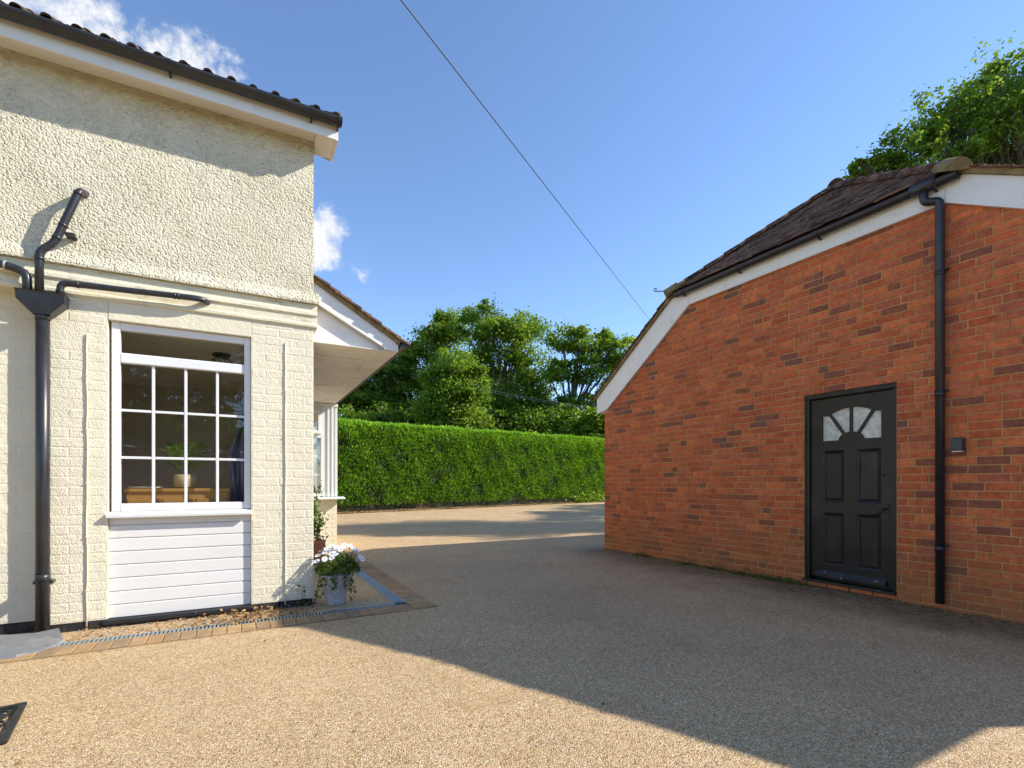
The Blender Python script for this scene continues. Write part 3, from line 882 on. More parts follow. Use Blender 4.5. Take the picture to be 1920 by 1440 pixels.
# lean-to roof over the porch recess
SL = 0.594
def lz(x): return 3.125 - SL * (x - 0.642)
lt = MB()
lt.prism([(0.612, 5.13, lz(0.612) - .075), (1.455, 5.13, lz(1.455) - .075), (1.455, 5.13, lz(1.455) - .05), (0.612, 5.13, lz(0.612) - .05)], (0, 9.0, 0))
lean = lt.build('porch_roof', M['tilebrown'], house)
nrow = 9
for i in range(nrow):
    xa = 0.612 + i * (1.495 - 0.612) / nrow; xb = xa + (1.495 - 0.612) / nrow + 0.055
    z0 = lz(xa) - 0.010; z1 = lz(xb) + 0.012
    y = 5.045
    for j in range(2):
        m = MB()
        yy = y + random.uniform(-.008, .008)
        dz = random.uniform(-.004, .006)
        m.hexa([(xa, yy, z0 - .030 + dz), (xb, yy, z1 - .032 + dz), (xb, yy + .162, z1 - .032 + dz), (xa, yy + .162, z0 - .030 + dz),
                (xa, yy, z0 - .012 + dz), (xb, yy, z1 - .012 + dz), (xb, yy + .162, z1 - .012 + dz), (xa, yy + .162, z0 - .012 + dz)])
        m.build('roof_tile', M['tilebrown'], lean)
        y += 0.166
    m = MB()
    m.hexa([(xa, y, z0 - .030), (xb, y, z1 - .032), (xb, 14.1, z1 - .032), (xa, 14.1, z0 - .030), (xa, y, z0 - .012), (xb, y, z1 - .012), (xb, 14.1, z1 - .012), (xa, 14.1, z0 - .012)])
    tag(m.build('tile_course', M['tilebrown'], lean), kind='stuff')
vm_ = MB(); vm_.prism([(0.612, 5.07, lz(0.612) - .075), (1.47, 5.07, lz(1.47) - .075), (1.47, 5.07, lz(1.47) - .036), (0.612, 5.07, lz(0.612) - .036)], (0, 0.055, 0))
vm_.build('verge_mortar', M['verge'], lean)
lb = MB(); lb.prism([(0.612, 5.10, 2.885), (1.285, 5.10, 2.528), (1.30, 5.10, 2.512), (1.412, 5.10, 2.50), (1.412, 5.10, lz(1.412) - .078), (0.612, 5.10, lz(0.612) - .078)], (0, 0.028, 0))
lb.build('bargeboard', M['fascia'], house)
lg = MB(); lg.prism([(0.612, 5.165, 2.508), (1.30, 5.165, 2.508), (1.30, 5.165, 2.55), (0.612, 5.165, 2.93)], (0, 0.03, 0))
lg.build('gable_panel', M['fascia'], house)
bx('fascia', (1.414, 5.10, 2.498), (1.436, 14.0, lz(1.43) - .085), M['fascia'], house)
bx('porch_soffit', (0.612, 5.13, 2.499), (1.235, 9.0, 2.507), M['soffit'], house)
bx('porch_soffit', (1.262, 5.13, 2.499), (1.412, 9.0, 2.507), M['soffit'], house)
bx('soffit_strip', (1.232, 5.1305, 2.493), (1.265, 9.0, 2.4985), M['soffit'], house, bevel=0.002)
for y in (5.62, 7.3):
    bx('soffit_strip', (0.612, y, 2.494), (1.2315, y + 0.03, 2.4985), M['soffit'], house, bevel=0.002)
gutter('gutter', (1.495, 5.07, 2.590), (0, 8.9, 0), 0.052, M['blackpipe'], house)

# --- the room behind the front window
bx('room_floor', (-2.6, 5.31, 0.10), (0.355, 8.8, 0.15), M['roomfloor'], house)
bx('room_wall', (-2.6, 8.8, 0.10), (0.355, 8.95, 2.60), M['roomwall'], house)
bx('room_wall', (-2.75, 5.36, 0.10), (-2.6, 8.95, 2.60), M['roomwall'], house)
bx('room_wall', (0.30, 5.31, 0.15), (0.355, 6.0, 2.53), M['roomwall'], house); bx('room_wall', (0.30, 7.8, 0.15), (0.355, 8.795, 2.53), M['roomwall'], house)
bx('room_ceiling', (-2.6, 5.31, 2.535), (0.298, 8.795, 2.585), M['ceiling'], house)
jb = bx('door_frame', (-1.45, 7.2, 0.15), (-1.37, 7.3, 2.2), M['upvc'], house)

# ================================================================== drain channel and block edging
ROT = 0.018
def rp(x, y):   # the edging runs a touch out of square with the wall
    return (x, y + ROT * (x - 0.4))
dr = empty('drain_channel', (0.3, 4.66, 0), 'galvanised slotted drain channel let into the paving round the house corner', 'drain')
tr_ = MB()
x0, x1 = -1.16, 1.400
for (a, b_, h) in ((4.601, 4.612, 0.007), (4.698, 4.709, 0.007)):
    p = [rp(x0, a), rp(x1, a), rp(x1, b_), rp(x0, b_)]
    tr_.hexa([(*q, -.03) for q in p] + [(*q, h) for q in p])
for (a, b_) in ((1.287, 1.297), (1.389, 1.400)):
    tr_.box((a, 4.725, -.03), (b_, 8.98, 0.007))
tr_.build('edge_rail', M['zinc'], dr)
pit = MB()
p = [rp(x0, 4.612), rp(x1, 4.612), rp(x1, 4.698), rp(x0, 4.698)]
pit.add([(*q, 0.0015) for q in p], [(0, 1, 2, 3)])
pit.add([(1.297, 4.74, 0.0015), (1.389, 4.74, 0.0015), (1.389, 8.98, 0.0015), (1.297, 8.98, 0.0015)], [(0, 1, 2, 3)])
pit.build('channel_bed', M['drainpit'], dr)
bar = MB().box((-.0075, -.043, 0), (.0075, .043, .0058)).mesh('grate_bar')
bar2 = MB().box((-.046, -.0085, 0), (.046, .0085, .0058)).mesh('grate_bar')
nb = 0
x = x0 + 0.02
while x < 1.285:
    q = rp(x, 4.655)
    link('grate_bar', bar, M['zinc'], dr, (q[0], q[1], 0.0016)); nb += 1
    x += 0.0268
y = 4.76
while y < 8.96 and nb < 296:
    link('grate_bar', bar2, M['zinc'], dr, (1.343, y, 0.0016)); nb += 1
    y += 0.0268

pe = MB()
pe.add([(*rp(-2.4, 4.375), 0.0012), (*rp(1.62, 4.375), 0.0012), (*rp(1.62, 4.60), 0.0012), (*rp(-2.4, 4.60), 0.0012)], [(0, 1, 2, 3)])
pe.add([(1.402, 4.63, 0.0012), (1.62, 4.63, 0.0012), (1.62, 8.98, 0.0012), (1.402, 8.98, 0.0012)], [(0, 1, 2, 3)])
edging = tag(pe.build('paving_edge', M['soil'], loc=(0, 4.5, 0)), kind='structure')
def paver_mesh(w, l):
    m = MB(); c = .006; h = .0105
    m.add([(-w, -l, 0), (w, -l, 0), (w, l, 0), (-w, l, 0), (-w, -l, h - .004), (w, -l, h - .004), (w, l, h - .004), (-w, l, h - .004),
           (-w + c, -l + c, h), (w - c, -l + c, h), (w - c, l - c, h), (-w + c, l - c, h)],
          [(0, 1, 5, 4), (1, 2, 6, 5), (2, 3, 7, 6), (3, 0, 4, 7), (4, 5, 9, 8), (5, 6, 10, 9), (6, 7, 11, 10), (7, 4, 8, 11), (8, 9, 10, 11)])
    return m.mesh('paver')
pm = paver_mesh(0.0488, 0.1055); pm2 = paver_mesh(0.1055, 0.0488)
x = -2.35
while x < 1.36:
    q = rp(x, 4.492)
    o = link('paver', pm, M['paver'], edging, (q[0], q[1], 0.0015 - random.uniform(0, .0015)))
    o.rotation_euler = (0, 0, ROT + radians(random.uniform(-.5, .5)))
    x += 0.1005
# mitred corner block and the side run
y = 4.48
first = True
while y < 8.95:
    o = link('paver', pm2, M['paver'], edging, (1.510, y, 0.0015 - random.uniform(0, .0015)))
    o.rotation_euler = (0, 0, radians(random.uniform(-.5, .5)))
    y += 0.1005

# lead gully cover by the downpipe
gc = MB()
P_ = lambda x, y, z: (x, y, z)
top = [(-2.3, 4.86, 0.10), (-1.30, 4.84, 0.062), (-1.175, 4.86, 0.075), (-1.115, 4.70, 0.022), (-1.175, 4.50, 0.012), (-1.26, 4.46, 0.02), (-1.29, 4.60, 0.045), (-2.3, 4.60, 0.07), (-2.3, 4.40, 0.03), (-1.28, 4.42, 0.028)]
gc.add(top, [(0, 1, 6, 7), (1, 2, 3, 6), (6, 3, 4), (6, 4, 5), (7, 6, 5, 9), (7, 9, 8)])
low = [(-2.3, 4.39, 0.0), (-1.275, 4.405, 0.0), (-1.25, 4.445, 0.0), (-1.17, 4.485, 0.0), (-1.10, 4.70, 0.0), (-1.16, 4.88, 0.0)]
b0 = len(gc.v)
gc.add(low, [])
gc.f += [(8, 9, b0 + 1, b0), (9, 5, b0 + 2, b0 + 1), (5, 4, b0 + 3, b0 + 2), (4, 3, b0 + 4, b0 + 3), (3, 2, b0 + 5, b0 + 4)]
gc.sm += [False] * 5
g_o = gc.build('gully_cover', M['lead'], loc=(-1.6, 4.6, 0))
md = g_o.modifiers.new('solid', 'SOLIDIFY'); md.thickness = 0.008
tag(g_o, 'folded grey lead gully cover at the foot of the black downpipe', 'drain cover')

# ornate iron grating lying on the drive
mt = empty('iron_grating', (-1.25, 3.15, 0), 'black cast iron grating with scrollwork lying on the drive near the gully', 'grating')
ex = Vector((-0.985, -0.17, 0)); ey = Vector((0.14, -0.99, 0)); C0 = Vector((-0.963, 3.470, 0.004))
W_, L_ = 0.62, 0.48
def gp(a, b_, z=0.0): return C0 + ex * a + ey * b_ + Vector((0, 0, z))
def gbar(a0, b0, a1, b1):
    m = MB()
    q = [gp(a0, b0), gp(a1, b0), gp(a1, b1), gp(a0, b1)]
    m.hexa([*q] + [p + Vector((0, 0, .018)) for p in q])
    m.build('frame_bar', M['iron'], mt, bevel=.004)
gbar(0, 0, W_, .028); gbar(0, L_ - .028, W_, L_); gbar(0, .0285, .028, L_ - .0285); gbar(W_ - .028, .0285, W_, L_ - .0285)
for (ca, cb_) in [(a, b) for a in (.10, .24, .38, .52) for b in (.11, .24, .37)]:
    for r in (.052, .026):
        pts = [gp(ca + r * cos(t), cb_ + r * sin(t), .009) for t in np.linspace(0, 2 * pi * .92, 18)]
        tb('scroll', pts, .006, M['iron'], mt, 6)
for a in (.03, .17, .31, .45):
    tb('scroll', [gp(a, .03, .009), gp(a + .13, L_ - .03, .009)], .006, M['iron'], mt, 6)

# ================================================================== pots beside the house
fb = empty('flower_bucket', (0.80, 4.98, 0), 'whitewashed metal bucket of white daisies with trailing ivy beside the house corner', 'flower pot')
BC = (0.80, 4.98)
bk = MB().lathe([(0.002, 0.0), (0.088, 0.0), (0.091, 0.01), (0.128, 0.268), (0.135, 0.274), (0.135, 0.284), (0.122, 0.284), (0.118, 0.25), (0.002, 0.25)], (*BC, 0.001), 32).build('bucket', M['bucket'], fb)
MB().lathe([(0.122, 0.205), (0.1285, 0.21), (0.122, 0.215)], (*BC, 0.001), 32).build('rim_bead', M['bucket'], bk)
tb('handle', [(BC[0] - 0.13 + .004 * k, BC[1] - 0.05 - .045 * sin(pi * k / 10), .262 - 0.03 * sin(pi * k / 10) + 0.0 * k) for k in range(11)], .011, M['rust'], bk, 8)
for dx in (-.02, .012):
    MB().sphere((BC[0] + dx, BC[1] - .098, 0.09), .006, 8, 6).build('dent_hole', M['drainpit'], bk)
n = 900
th = rng.uniform(0, 2 * pi, n); rr = np.sqrt(rng.uniform(0, 1, n)) * 0.20; hh = rng.uniform(0, 1, n)
C = np.stack([BC[0] + 0.02 + rr * np.cos(th), BC[1] + rr * np.sin(th), 0.285 + (0.21 * (1 - (rr / 0.23) ** 2)) * hh ** .6], 1)
V, F, S = leaf_quads(C, 0.052, 0.3, 0.28)
quads_object('foliage', V, F, S, M['potleaf'], fb, (*BC, 0.28))
tl = []
for k in range(15):
    a = 2 * pi * k / 15 + random.uniform(-.2, .2)
    L = random.uniform(.10, .25); x, y, z = BC[0] + .13 * cos(a), BC[1] + .13 * sin(a), .28
    for j in range(16):
        t = j / 15
        tl.append((x + .05 * cos(a) * t + random.uniform(-.02, .02), y + .05 * sin(a) * t + random.uniform(-.02, .02), z - L * t + random.uniform(-.01, .01)))
V, F, S = leaf_quads(np.array(tl), 0.034, 0.2, 0.7)
quads_object('trailing_ivy', V, F, S, M['weed'], fb, (*BC, 0.2))
def daisy():
    m = MB()
    for k in range(13):
        a = 2 * pi * k / 13
        t = Vector((cos(a), sin(a), 0)); s = Vector((-sin(a), cos(a), 0))
        z = random.uniform(-.003, .004)
        m.add([t * .006, t * .020 + s * .0055 + Vector((0, 0, .003)), t * .031 + Vector((0, 0, z)), t * .020 - s * .0055 + Vector((0, 0, .003))], [(0, 1, 2, 3)])
    return m.mesh('daisy')
eye = MB().sphere((0, 0, .002), .0042, 8, 5).mesh('flower_eye')
dms = [daisy() for _ in range(3)]
for k in range(46):
    a = random.uniform(0, 2 * pi); r = sqrt(random.uniform(.05, 1)) * .215
    if k > 30:
        a = random.uniform(-.7, .9)
        r = random.uniform(.12, .25)
    x, y = BC[0] + .03 + r * cos(a), BC[1] + r * sin(a)
    z = .30 + .265 * (1 - (r / .30) ** 2) + random.uniform(-.015, .025)
    o = link('daisy', random.choice(dms), M['petal'], fb, (x, y, z))
    tilt = Vector((cos(a) * r * 2.6 + random.uniform(-.3, .3), sin(a) * r * 2.6 + random.uniform(-.3, .3) - .35, 1)).normalized()
    o.rotation_euler = tilt.to_track_quat('Z', 'Y').to_euler()
    e = bpy.data.objects.new('flower_eye', eye); COL.objects.link(e); e.parent = o
    if not eye.materials: eye.materials.append(M['petaleye'])
    st = MB().tube([(x, y, z - .002), (x * .7 + BC[0] * .3, y * .7 + BC[1] * .3, .30)], .0017, 5)
    st.build('flower_stem', M['weed'], fb)

tp = empty('terracotta_pot', (0.955, 7.55, 0), 'round terracotta pot with a leggy green climber in the porch recess', 'plant pot')
MB().lathe([(0.002, 0), (0.075, 0.0), (0.115, 0.10), (0.132, 0.20), (0.118, 0.29), (0.122, 0.30), (0.128, 0.335), (0.112, 0.335), (0.10, 0.28), (0.002, 0.28)], (0.955, 7.55, 0.001), 28).build('pot', M['terracotta'], tp)
cl = []
for k in range(7):
    a = random.uniform(0, 6.28); x0_, y0_ = .955 + .05 * cos(a), 7.55 + .05 * sin(a)
    pts = [(x0_ + .06 * sin(j * .9 + k) * j / 9, y0_ + .05 * cos(j * .8 + k) * j / 9, .28 + (.30 + .09 * k) * j / 9) for j in range(10)]
    tb('stem', pts, .004, M['weed'], tp, 5)
    for j in range(2, 10):
        for q in range(7):
            cl.append((pts[j][0] + random.gauss(0, .035), pts[j][1] + random.gauss(0, .035), pts[j][2] + random.gauss(0, .03)))
V, F, S = leaf_quads(np.array(cl), 0.055, 0.3, 0.6)
quads_object('foliage', V, F, S, M['potleaf'], tp, (.955, 7.55, .3))

# seedling growing out of the foot of the wall
sd = empty('seedling', (0.50, 4.985, 0), 'small green self sown seedling at the foot of the cream pier', 'plant')
tb('stem', [(0.50, 4.985, 0), (0.51, 4.98, .07), (0.505, 4.975, .14), (0.52, 4.97, .20)], .0028, M['weed'], sd, 5)
V, F, S = leaf_quads(np.array([(0.50 + .025 * (-1) ** k, 4.975 + random.uniform(-.01, .01), .04 + .018 * k) for k in range(10)]), 0.055, 0.8, 0.42)
quads_object('leaves', V, F, S, M['weed'], sd, (0.5, 4.98, 0))

# ================================================================== things in the room
sb = empty('sideboard', (-0.46, 5.40, 0.15), 'golden oak sideboard standing behind the front window', 'sideboard')
bx('top', (-0.842, 5.175, 1.072), (-0.078, 5.60, 1.100), M['oakwood'], sb, bevel=.004)
bx('body', (-0.826, 5.195, 0.155), (-0.096, 5.58, 1.0715), M['oakwood'], sb)
for k in range(3):
    x = -0.818 + k * .242
    bx('drawer', (x, 5.180, 0.86), (x + .232, 5.1945, 1.01), M['oakwood'], sb, bevel=.004)
    bx('cupboard_door', (x, 5.180, 0.20), (x + .232, 5.1945, 0.845), M['oakwood'], sb, bevel=.004)
pp = empty('potted_palm', (-0.428, 5.32, 1.10), 'feathery green palm in a beige pot on the oak sideboard', 'pot plant')
MB().lathe([(.002, 0), (.068, 0), (.08, .012), (.084, .07), (.084, .122), (.076, .122), (.074, .10), (.002, .10)], (-0.428, 5.32, 1.1005), 28).build('pot', M['potbeige'], pp)
for k in range(13):
    a = 2 * pi * k / 13 + random.uniform(-.25, .25); R = random.uniform(.12, .22); H = random.uniform(.14, .36)
    base = Vector((-0.428, 5.32, 1.20)); V = []; F = []
    for j in range(2, 13):
        t = j / 12
        c = base + Vector((R * cos(a) * t, R * sin(a) * t, H * (1.75 * t - .85 * t * t)))
        tdir = Vector((R * cos(a), R * sin(a), H * (1.75 - 1.7 * t))).normalized()
        sd_ = tdir.cross(Vector((0, 0, 1))).normalized()
        for s in (-1, 1):
            w = .10 * sin(pi * min(1, t * .95 + .08)) + .012
            tip = c + sd_ * s * w + tdir * w * .7 - Vector((0, 0, w * .25))
            b0 = len(V)
            V += [c - tdir * .004, c + (tip - c) * .5 + tdir * .007, tip, c + (tip - c) * .5 - tdir * .006]
            F.append((b0, b0 + 1, b0 + 2, b0 + 3))
    quads_object('frond', np.array([tuple(p) for p in V]), np.array(F), np.full(len(V), random.random()), M['palmleaf'], pp, tuple(base))
ty = MB().lathe([(.002, 0), (.10, 0), (.125, .012), (.123, .015), (.10, .005), (.002, .005)], (-0.715, 5.33, 1.1005), 28).build('tray', M['tray'])
tag(ty, 'shallow white tray lying on the oak sideboard', 'tray')
ct = MB(); V = []; 
for j in range(15):
    z = .55 + 1.35 * j / 14
    for i in range(25):
        t = i / 24
        half = .05 + .13 * (1 - j / 14) ** .8 + .03 * sin(j * .9)
        V.append((0.055 + half * (t - .5) * 2 - .02 * (1 - j / 14), 5.36 + .028 * sin(t * 19 + j * .35) + .02 * sin(t * 7), z))
ct.add(V, [(j * 25 + i, j * 25 + i + 1, (j + 1) * 25 + i + 1, (j + 1) * 25 + i) for j in range(14) for i in range(24)], True)
tag(ct.build('hanging_cloth', M['cloth']), 'blue grey garment hanging inside at the right of the front window', 'cloth')
lm = empty('ceiling_lamp', (-0.17, 6.25, 2.535), 'small cluster ceiling lamp seen through the top pane', 'lamp')
MB().lathe([(.002, 0), (.09, 0), (.085, -.02), (.03, -.035), (.002, -.035)], (-0.17, 6.25, 2.534), 20).build('rose', M['iron'], lm)
for k in range(5):
    a = 2 * pi * k / 5
    p = (-0.17 + .12 * cos(a), 6.25 + .12 * sin(a), 2.42)
    tb('arm', [(-0.17, 6.25, 2.505), ((-.17 + p[0]) / 2, (6.25 + p[1]) / 2, 2.49), (p[0], p[1], 2.44)], .006, M['iron'], lm, 6)
    MB().sphere(p, .035, 12, 8).build('shade', M['lampglass'], lm)
vs_ = empty('vase', (1.1, 9.35, 0.92), 'yellow vase standing on the sill inside the side window', 'vase')
MB().lathe([(.002, 0), (.05, 0), (.075, .08), (.05, .17), (.028, .2), (.04, .24), (.03, .24), (.002, .2)], (1.10, 9.30, .92), 20).build('body', M['potbeige'], vs_)
bx('stand', (0.95, 9.26, .05), (1.19, 9.45, .918), M['oakwood'], vs_)

# ================================================================== GARAGE
gar = empty('garage', (9.3, 3.67, 0), 'red brick garage with half hipped tiled roof and black side door', 'garage')
UG = 5.62
VC = 3.786; RZ = 5.075; SN = 0.69; SS = 0.585
def bl(v):     # lower edge of the bargeboards
    return 3.667 - SN * (v - 5.02) if v > VC else (3.667 - SS * (2.10 - v) if v > 1.0 else 3.667 - SS * 1.10 - .44 * (1.0 - v))
ZH = 3.667     # lower edge of the level fascia
def top_line(v): return min(ZH, bl(v))
VN, VS = 6.94, -0.20
wall_poly = [(VN, 0.0), (VN, 2.50), (5.02, 3.80), (2.10, 3.80), (1.0, 3.15), (VS, 2.60), (VS, 0)]
# mortar bed wall, with the door opening left out
DV0, DV1, DZ1 = 2.500, 3.412, 2.132
gw = MB()
def gpz(v, z, u=UG): return (u, v, z)
for poly in ([(VN, 0), (VN, 2.50), (5.02, 3.80), (DV1, 3.80), (DV1, 0)], [(DV1, DZ1), (DV1, 3.80), (DV0, 3.80), (DV0, DZ1)], [(DV0, 0), (DV0, 3.80), (2.10, 3.80), (1.0, 3.15), (VS, 2.60), (VS, 0)]):
    gw.prism([gpz(v, z) for v, z in poly], (0.10, 0, 0))
wallobj = gw.build('gable_wall', M['mortar'], gar)
cells = []
row = 0; z = -0.041; last_off = 9
while z < ZH + 0.04:
    off = random.choice([o for o in (0.0, .056, .1125, .169) if abs(o - last_off) > .05])
    last_off = off
    v = VS - .2 + off
    z1 = z + 0.0635
    while v < VN - 0.005:
        L = 0.215
        if random.random() < 0.20:
            L = 0.1025
        nxt = v + L + 0.010
        if v > VS: cells.append((v + .001, (VN if VN - nxt < .05 else min(v + L - .001, VN)), z, z1))
        v = nxt
        if VN - nxt < .05: break
    row += 1; z += 0.075
good = []
for a, b_, z0, z1 in cells:
    # cut at the door opening
    segs = [(a, b_)]
    if z0 < DZ1 - 0.02:
        segs = []
        if a < DV0 - 0.014: segs.append((a, min(b_, DV0 - 0.004)))
        if b_ > DV1 + 0.014: segs.append((max(a, DV1 + 0.004), b_))
    for (p, q) in segs:
        if q - p < 0.010: continue
        hz = min(top_line(p), top_line(q)); hm = max(top_line(p), top_line(q))
        if z0 > hm + 0.02: continue
        if z1 > hz + 0.16:
            m_ = (p + q) / 2
            for (p2, q2) in ((p, m_ - .004), (m_ + .004, q)):
                if z1 < min(top_line(p2), top_line(q2)) + 0.19: good.append((p2, q2, z0, z1))
        else:
            good.append((p, q, z0, z1))
fwd = Vector((0.4775, 0.8786, 0)); rgt = Vector((0.8786, -0.4775, 0))
def shows(a, b_, z0, z1):
    P0 = Vector((UG, a, z0 - 1.15)); P1 = Vector((UG, b_, z1 - 1.15))
    if P0.dot(fwd) < .5 or P1.dot(fwd) < .5: return 0
    x0 = P0.dot(rgt) / P0.dot(fwd); x1 = P1.dot(rgt) / P1.dot(fwd)
    if min(x0, x1) > 1.02: return 0
    if z0 > top_line((a + b_) / 2) - .01: return 0
    return abs(x1 - x0) * (z1 - z0) / P0.dot(fwd)
good.sort(key=lambda c: -shows(*c))
def brick_shape(m, L, h, org, seed, jit=0.0015):
    """brick whose face looks to -x; proud of the mortar, arrises worn"""
    c = 0.003
    J = lambda: random.uniform(-jit, jit)
    pr = 0.0045 + random.uniform(-.0018, .0022)
    bkv = [(0, 0, 0), (0, L, 0), (0, L, h), (0, 0, h)]
    mid = [(-pr + c, J() * .6, J() * .6), (-pr + c, L + J() * .6, J() * .6), (-pr + c, L + J() * .6, h + J() * .6), (-pr + c, J() * .6, h + J() * .6)]
    fr = [(-pr + J() * .5, c + J(), c + J()), (-pr + J() * .5, L - c + J(), c + J()), (-pr + J() * .5, L - c + J(), h - c + J()), (-pr + J() * .5, c + J(), h - c + J())]
    vs = [(org[0] + x, org[1] + y, org[2] + z) for x, y, z in bkv + mid + fr]
    m.add(vs, [(8, 9, 10, 11), (4, 5, 9, 8), (5, 6, 10, 9), (6, 7, 11, 10), (7, 4, 8, 11), (0, 1, 5, 4), (1, 2, 6, 5), (2, 3, 7, 6), (3, 0, 4, 7)], seed=seed)
def bseed():
    r = random.random()
    if r < .84: return random.uniform(0, .76)
    return random.uniform(.72, 1.0)
pool = {}
for a, b_, z0, z1 in good[:300]:
    L = round(b_ - a, 2)
    k = (L, random.randrange(14))
    if k not in pool:
        m = MB(); brick_shape(m, b_ - a, z1 - z0, (0, 0, 0), bseed()); pool[k] = m.mesh('brick')
    link('brick', pool[k], M['brick'], wallobj, (UG - 0.0002, a, z0))
rest = MB()
for a, b_, z0, z1 in good[300:]:
    brick_shape(rest, b_ - a, z1 - z0, (UG - 0.0002, a, z0), bseed())
tag(rest.build('brickwork', M['brick'], wallobj), kind='stuff')
# other walls
bx('side_wall', (UG + .102, VN - .10, 0), (13.2, VN, 2.5), M['brick'], gar)
bx('side_wall', (UG + .102, VS, 0), (13.2, VS + .1, 2.6), M['brick'], gar)
bx('end_wall', (13.1, VS + .102, 0), (13.2, VN - .102, 2.5), M['brick'], gar)
# boards
def slope_z(v):
    k = [(-3.0, 3.93 - SS * 1.0 - .44 * 4.0), (1.0, 3.93 - SS * 1.0), (2.0, 3.93), (VC, RZ), (5.30, 3.93), (9.0, 3.93 - SN * 3.7)]
    for (a, za), (b_, zb) in zip(k, k[1:]):
        if a <= v <= b_: return za + (zb - za) * (v - a) / (b_ - a)
bb = MB()
bb.prism([(5.572, 7.10, 2.374), (5.572, 7.10, slope_z(7.10) - .056), (5.572, 5.35, slope_z(5.35) - .056), (5.572, 5.03, 3.890), (5.572, 5.03, ZH), (5.572, 6.835, 2.412)], (0.042, 0, 0))
bb.build('bargeboard', M['fascia'], gar, bevel=.003)
bb = MB()
SE = -0.52
bb.prism([(5.572, SE, bl(SE + .25) - .03), (5.572, SE, slope_z(SE) - .056), (5.572, 1.0, slope_z(1.0) - .056), (5.572, 1.97, slope_z(1.97) - .056), (5.572, 2.10, 3.890), (5.572, 2.10, ZH), (5.572, 1.0, bl(1.0)), (5.572, SE + .25, bl(SE + .25))], (0.042, 0, 0))
bb.build('bargeboard', M['fascia'], gar, bevel=.003)
bx('fascia', (5.573, 2.102, ZH), (5.613, 5.028, 3.888), M['fascia'], gar, bevel=.003)
for v0, v1, zz in ((6.835, 7.10, 2.38), (SE, SE + .24, bl(SE + .25) - .02)):
    bx('eaves_box', (5.6145, v0, zz), (13.3, v1, zz + .02), M['fascia'], gar)
ev = MB(); ev.prism([(5.6145, 7.08, 2.40), (5.6145, 7.10, 2.40), (5.6145, 7.10, 2.55), (5.6145, 7.08, 2.55)], (7.7, 0, 0)); ev.build('fascia', M['fascia'], gar)
gutter('gutter', (5.56, 7.16, 2.57), (7.6, 0, 0), 0.052, M['blackpipe'], gar)
tb('downpipe', bend([(5.95, 7.16, 2.52), (5.95, 7.16, 2.42), (5.80, 7.02, 2.25), (5.80, 7.02, 0.05)], .06), .034, M['blackpipe'], gar)
# verge mortar and slopes
for e, h, sgn in ((7.13, 5.30, 1), (-.55, 2.00, -1)):
    m = MB(); ks = [e, 1.0, h] if sgn < 0 else [e, h]; m.prism([(5.535, k_, slope_z(k_) - .055) for k_ in ks] + [(5.535, k_, slope_z(k_) - .004) for k_ in ks[::-1]], (0.08, 0, 0))
    m.build('verge_mortar', M['verge'], gar)
    sl = MB()
    W_s = abs(e - VC) + .05
    nr = int(W_s / .088)
    for i in range(nr):
        va = VC + sgn * (W_s - i * (W_s - .02) / nr); vb = VC + sgn * max(.01, W_s - (i + 1.35) * (W_s - .02) / nr)
        # the clipped corner of each course follows the hip
        zm = slope_z((va + vb) / 2)
        u0 = 5.512 + random.uniform(-.012, .010) if zm < 3.93 else 5.5 + (zm - 3.93) / .785 + .02
        za, zb = slope_z(va), slope_z(vb)
        sl.hexa([(u0, va, za + .004), (13.4, va, za + .004), (13.4, vb, zb - .012), (u0, vb, zb - .012), (u0, va, za + .020), (13.4, va, za + .020), (13.4, vb, zb + .003), (u0, vb, zb + .003)])
    tag(sl.build('roof_slope', M['tile'], gar), kind='stuff')
# half hip: every tile on its own
HU0, HZ0 = 5.470, 3.900
HS = 0.785
ha = math.atan(HS)
HR = 1.50
hl = sqrt(HR ** 2 + (HR * HS) ** 2)
V0, V1 = 1.94, 5.36
def hip_span(s):       # extent of the hip face at slope distance s
    t = min(1, s / (hl * 1.02))
    return V0 + (VC - V0) * t, V1 + (VC - V1) * t
bk_ = MB(); bk_.add([(HU0 + .03, V0 + .05, HZ0 - .012), (HU0 + .03, V1 - .05, HZ0 - .012), (HU0 + HR, VC, HZ0 + HR * HS - .03)], [(0, 1, 2)])
hipf = bk_.build('hip_roof', M['tile'], gar)
tile_pool = {}
def hip_tile(w):
    k = round(w, 2)
    if k not in tile_pool:
        m = MB(); m.box((0, 0, 0), (.155, w - .003, .013))
        R_ = Matrix.Rotation(-ha + radians(3.4), 3, 'Y')
        m.v = [tuple(R_ @ Vector(p)) for p in m.v]
        tile_pool[k] = m.mesh('roof_tile')
    return tile_pool[k]
s = 0.0; row = 0
while s < hl - .05:
    v, vend = hip_span(s + .03)
    if row % 2: 
        ws = [.083]
    else: ws = []
    x = 0
    while v < vend - .02:
        w = ws.pop() if ws else .166
        w = min(w, vend - v)
        o = link('roof_tile', hip_tile(w), M['tile'], hipf, (HU0 + s * cos(ha) + random.uniform(-.006, .006), v, HZ0 + s * sin(ha) + random.uniform(-.002, .005)))
        o.rotation_euler = (radians(random.uniform(-1.3, 1.3)), radians(random.uniform(-1, 1)), 0)
        v += w
    s += 0.10; row += 1
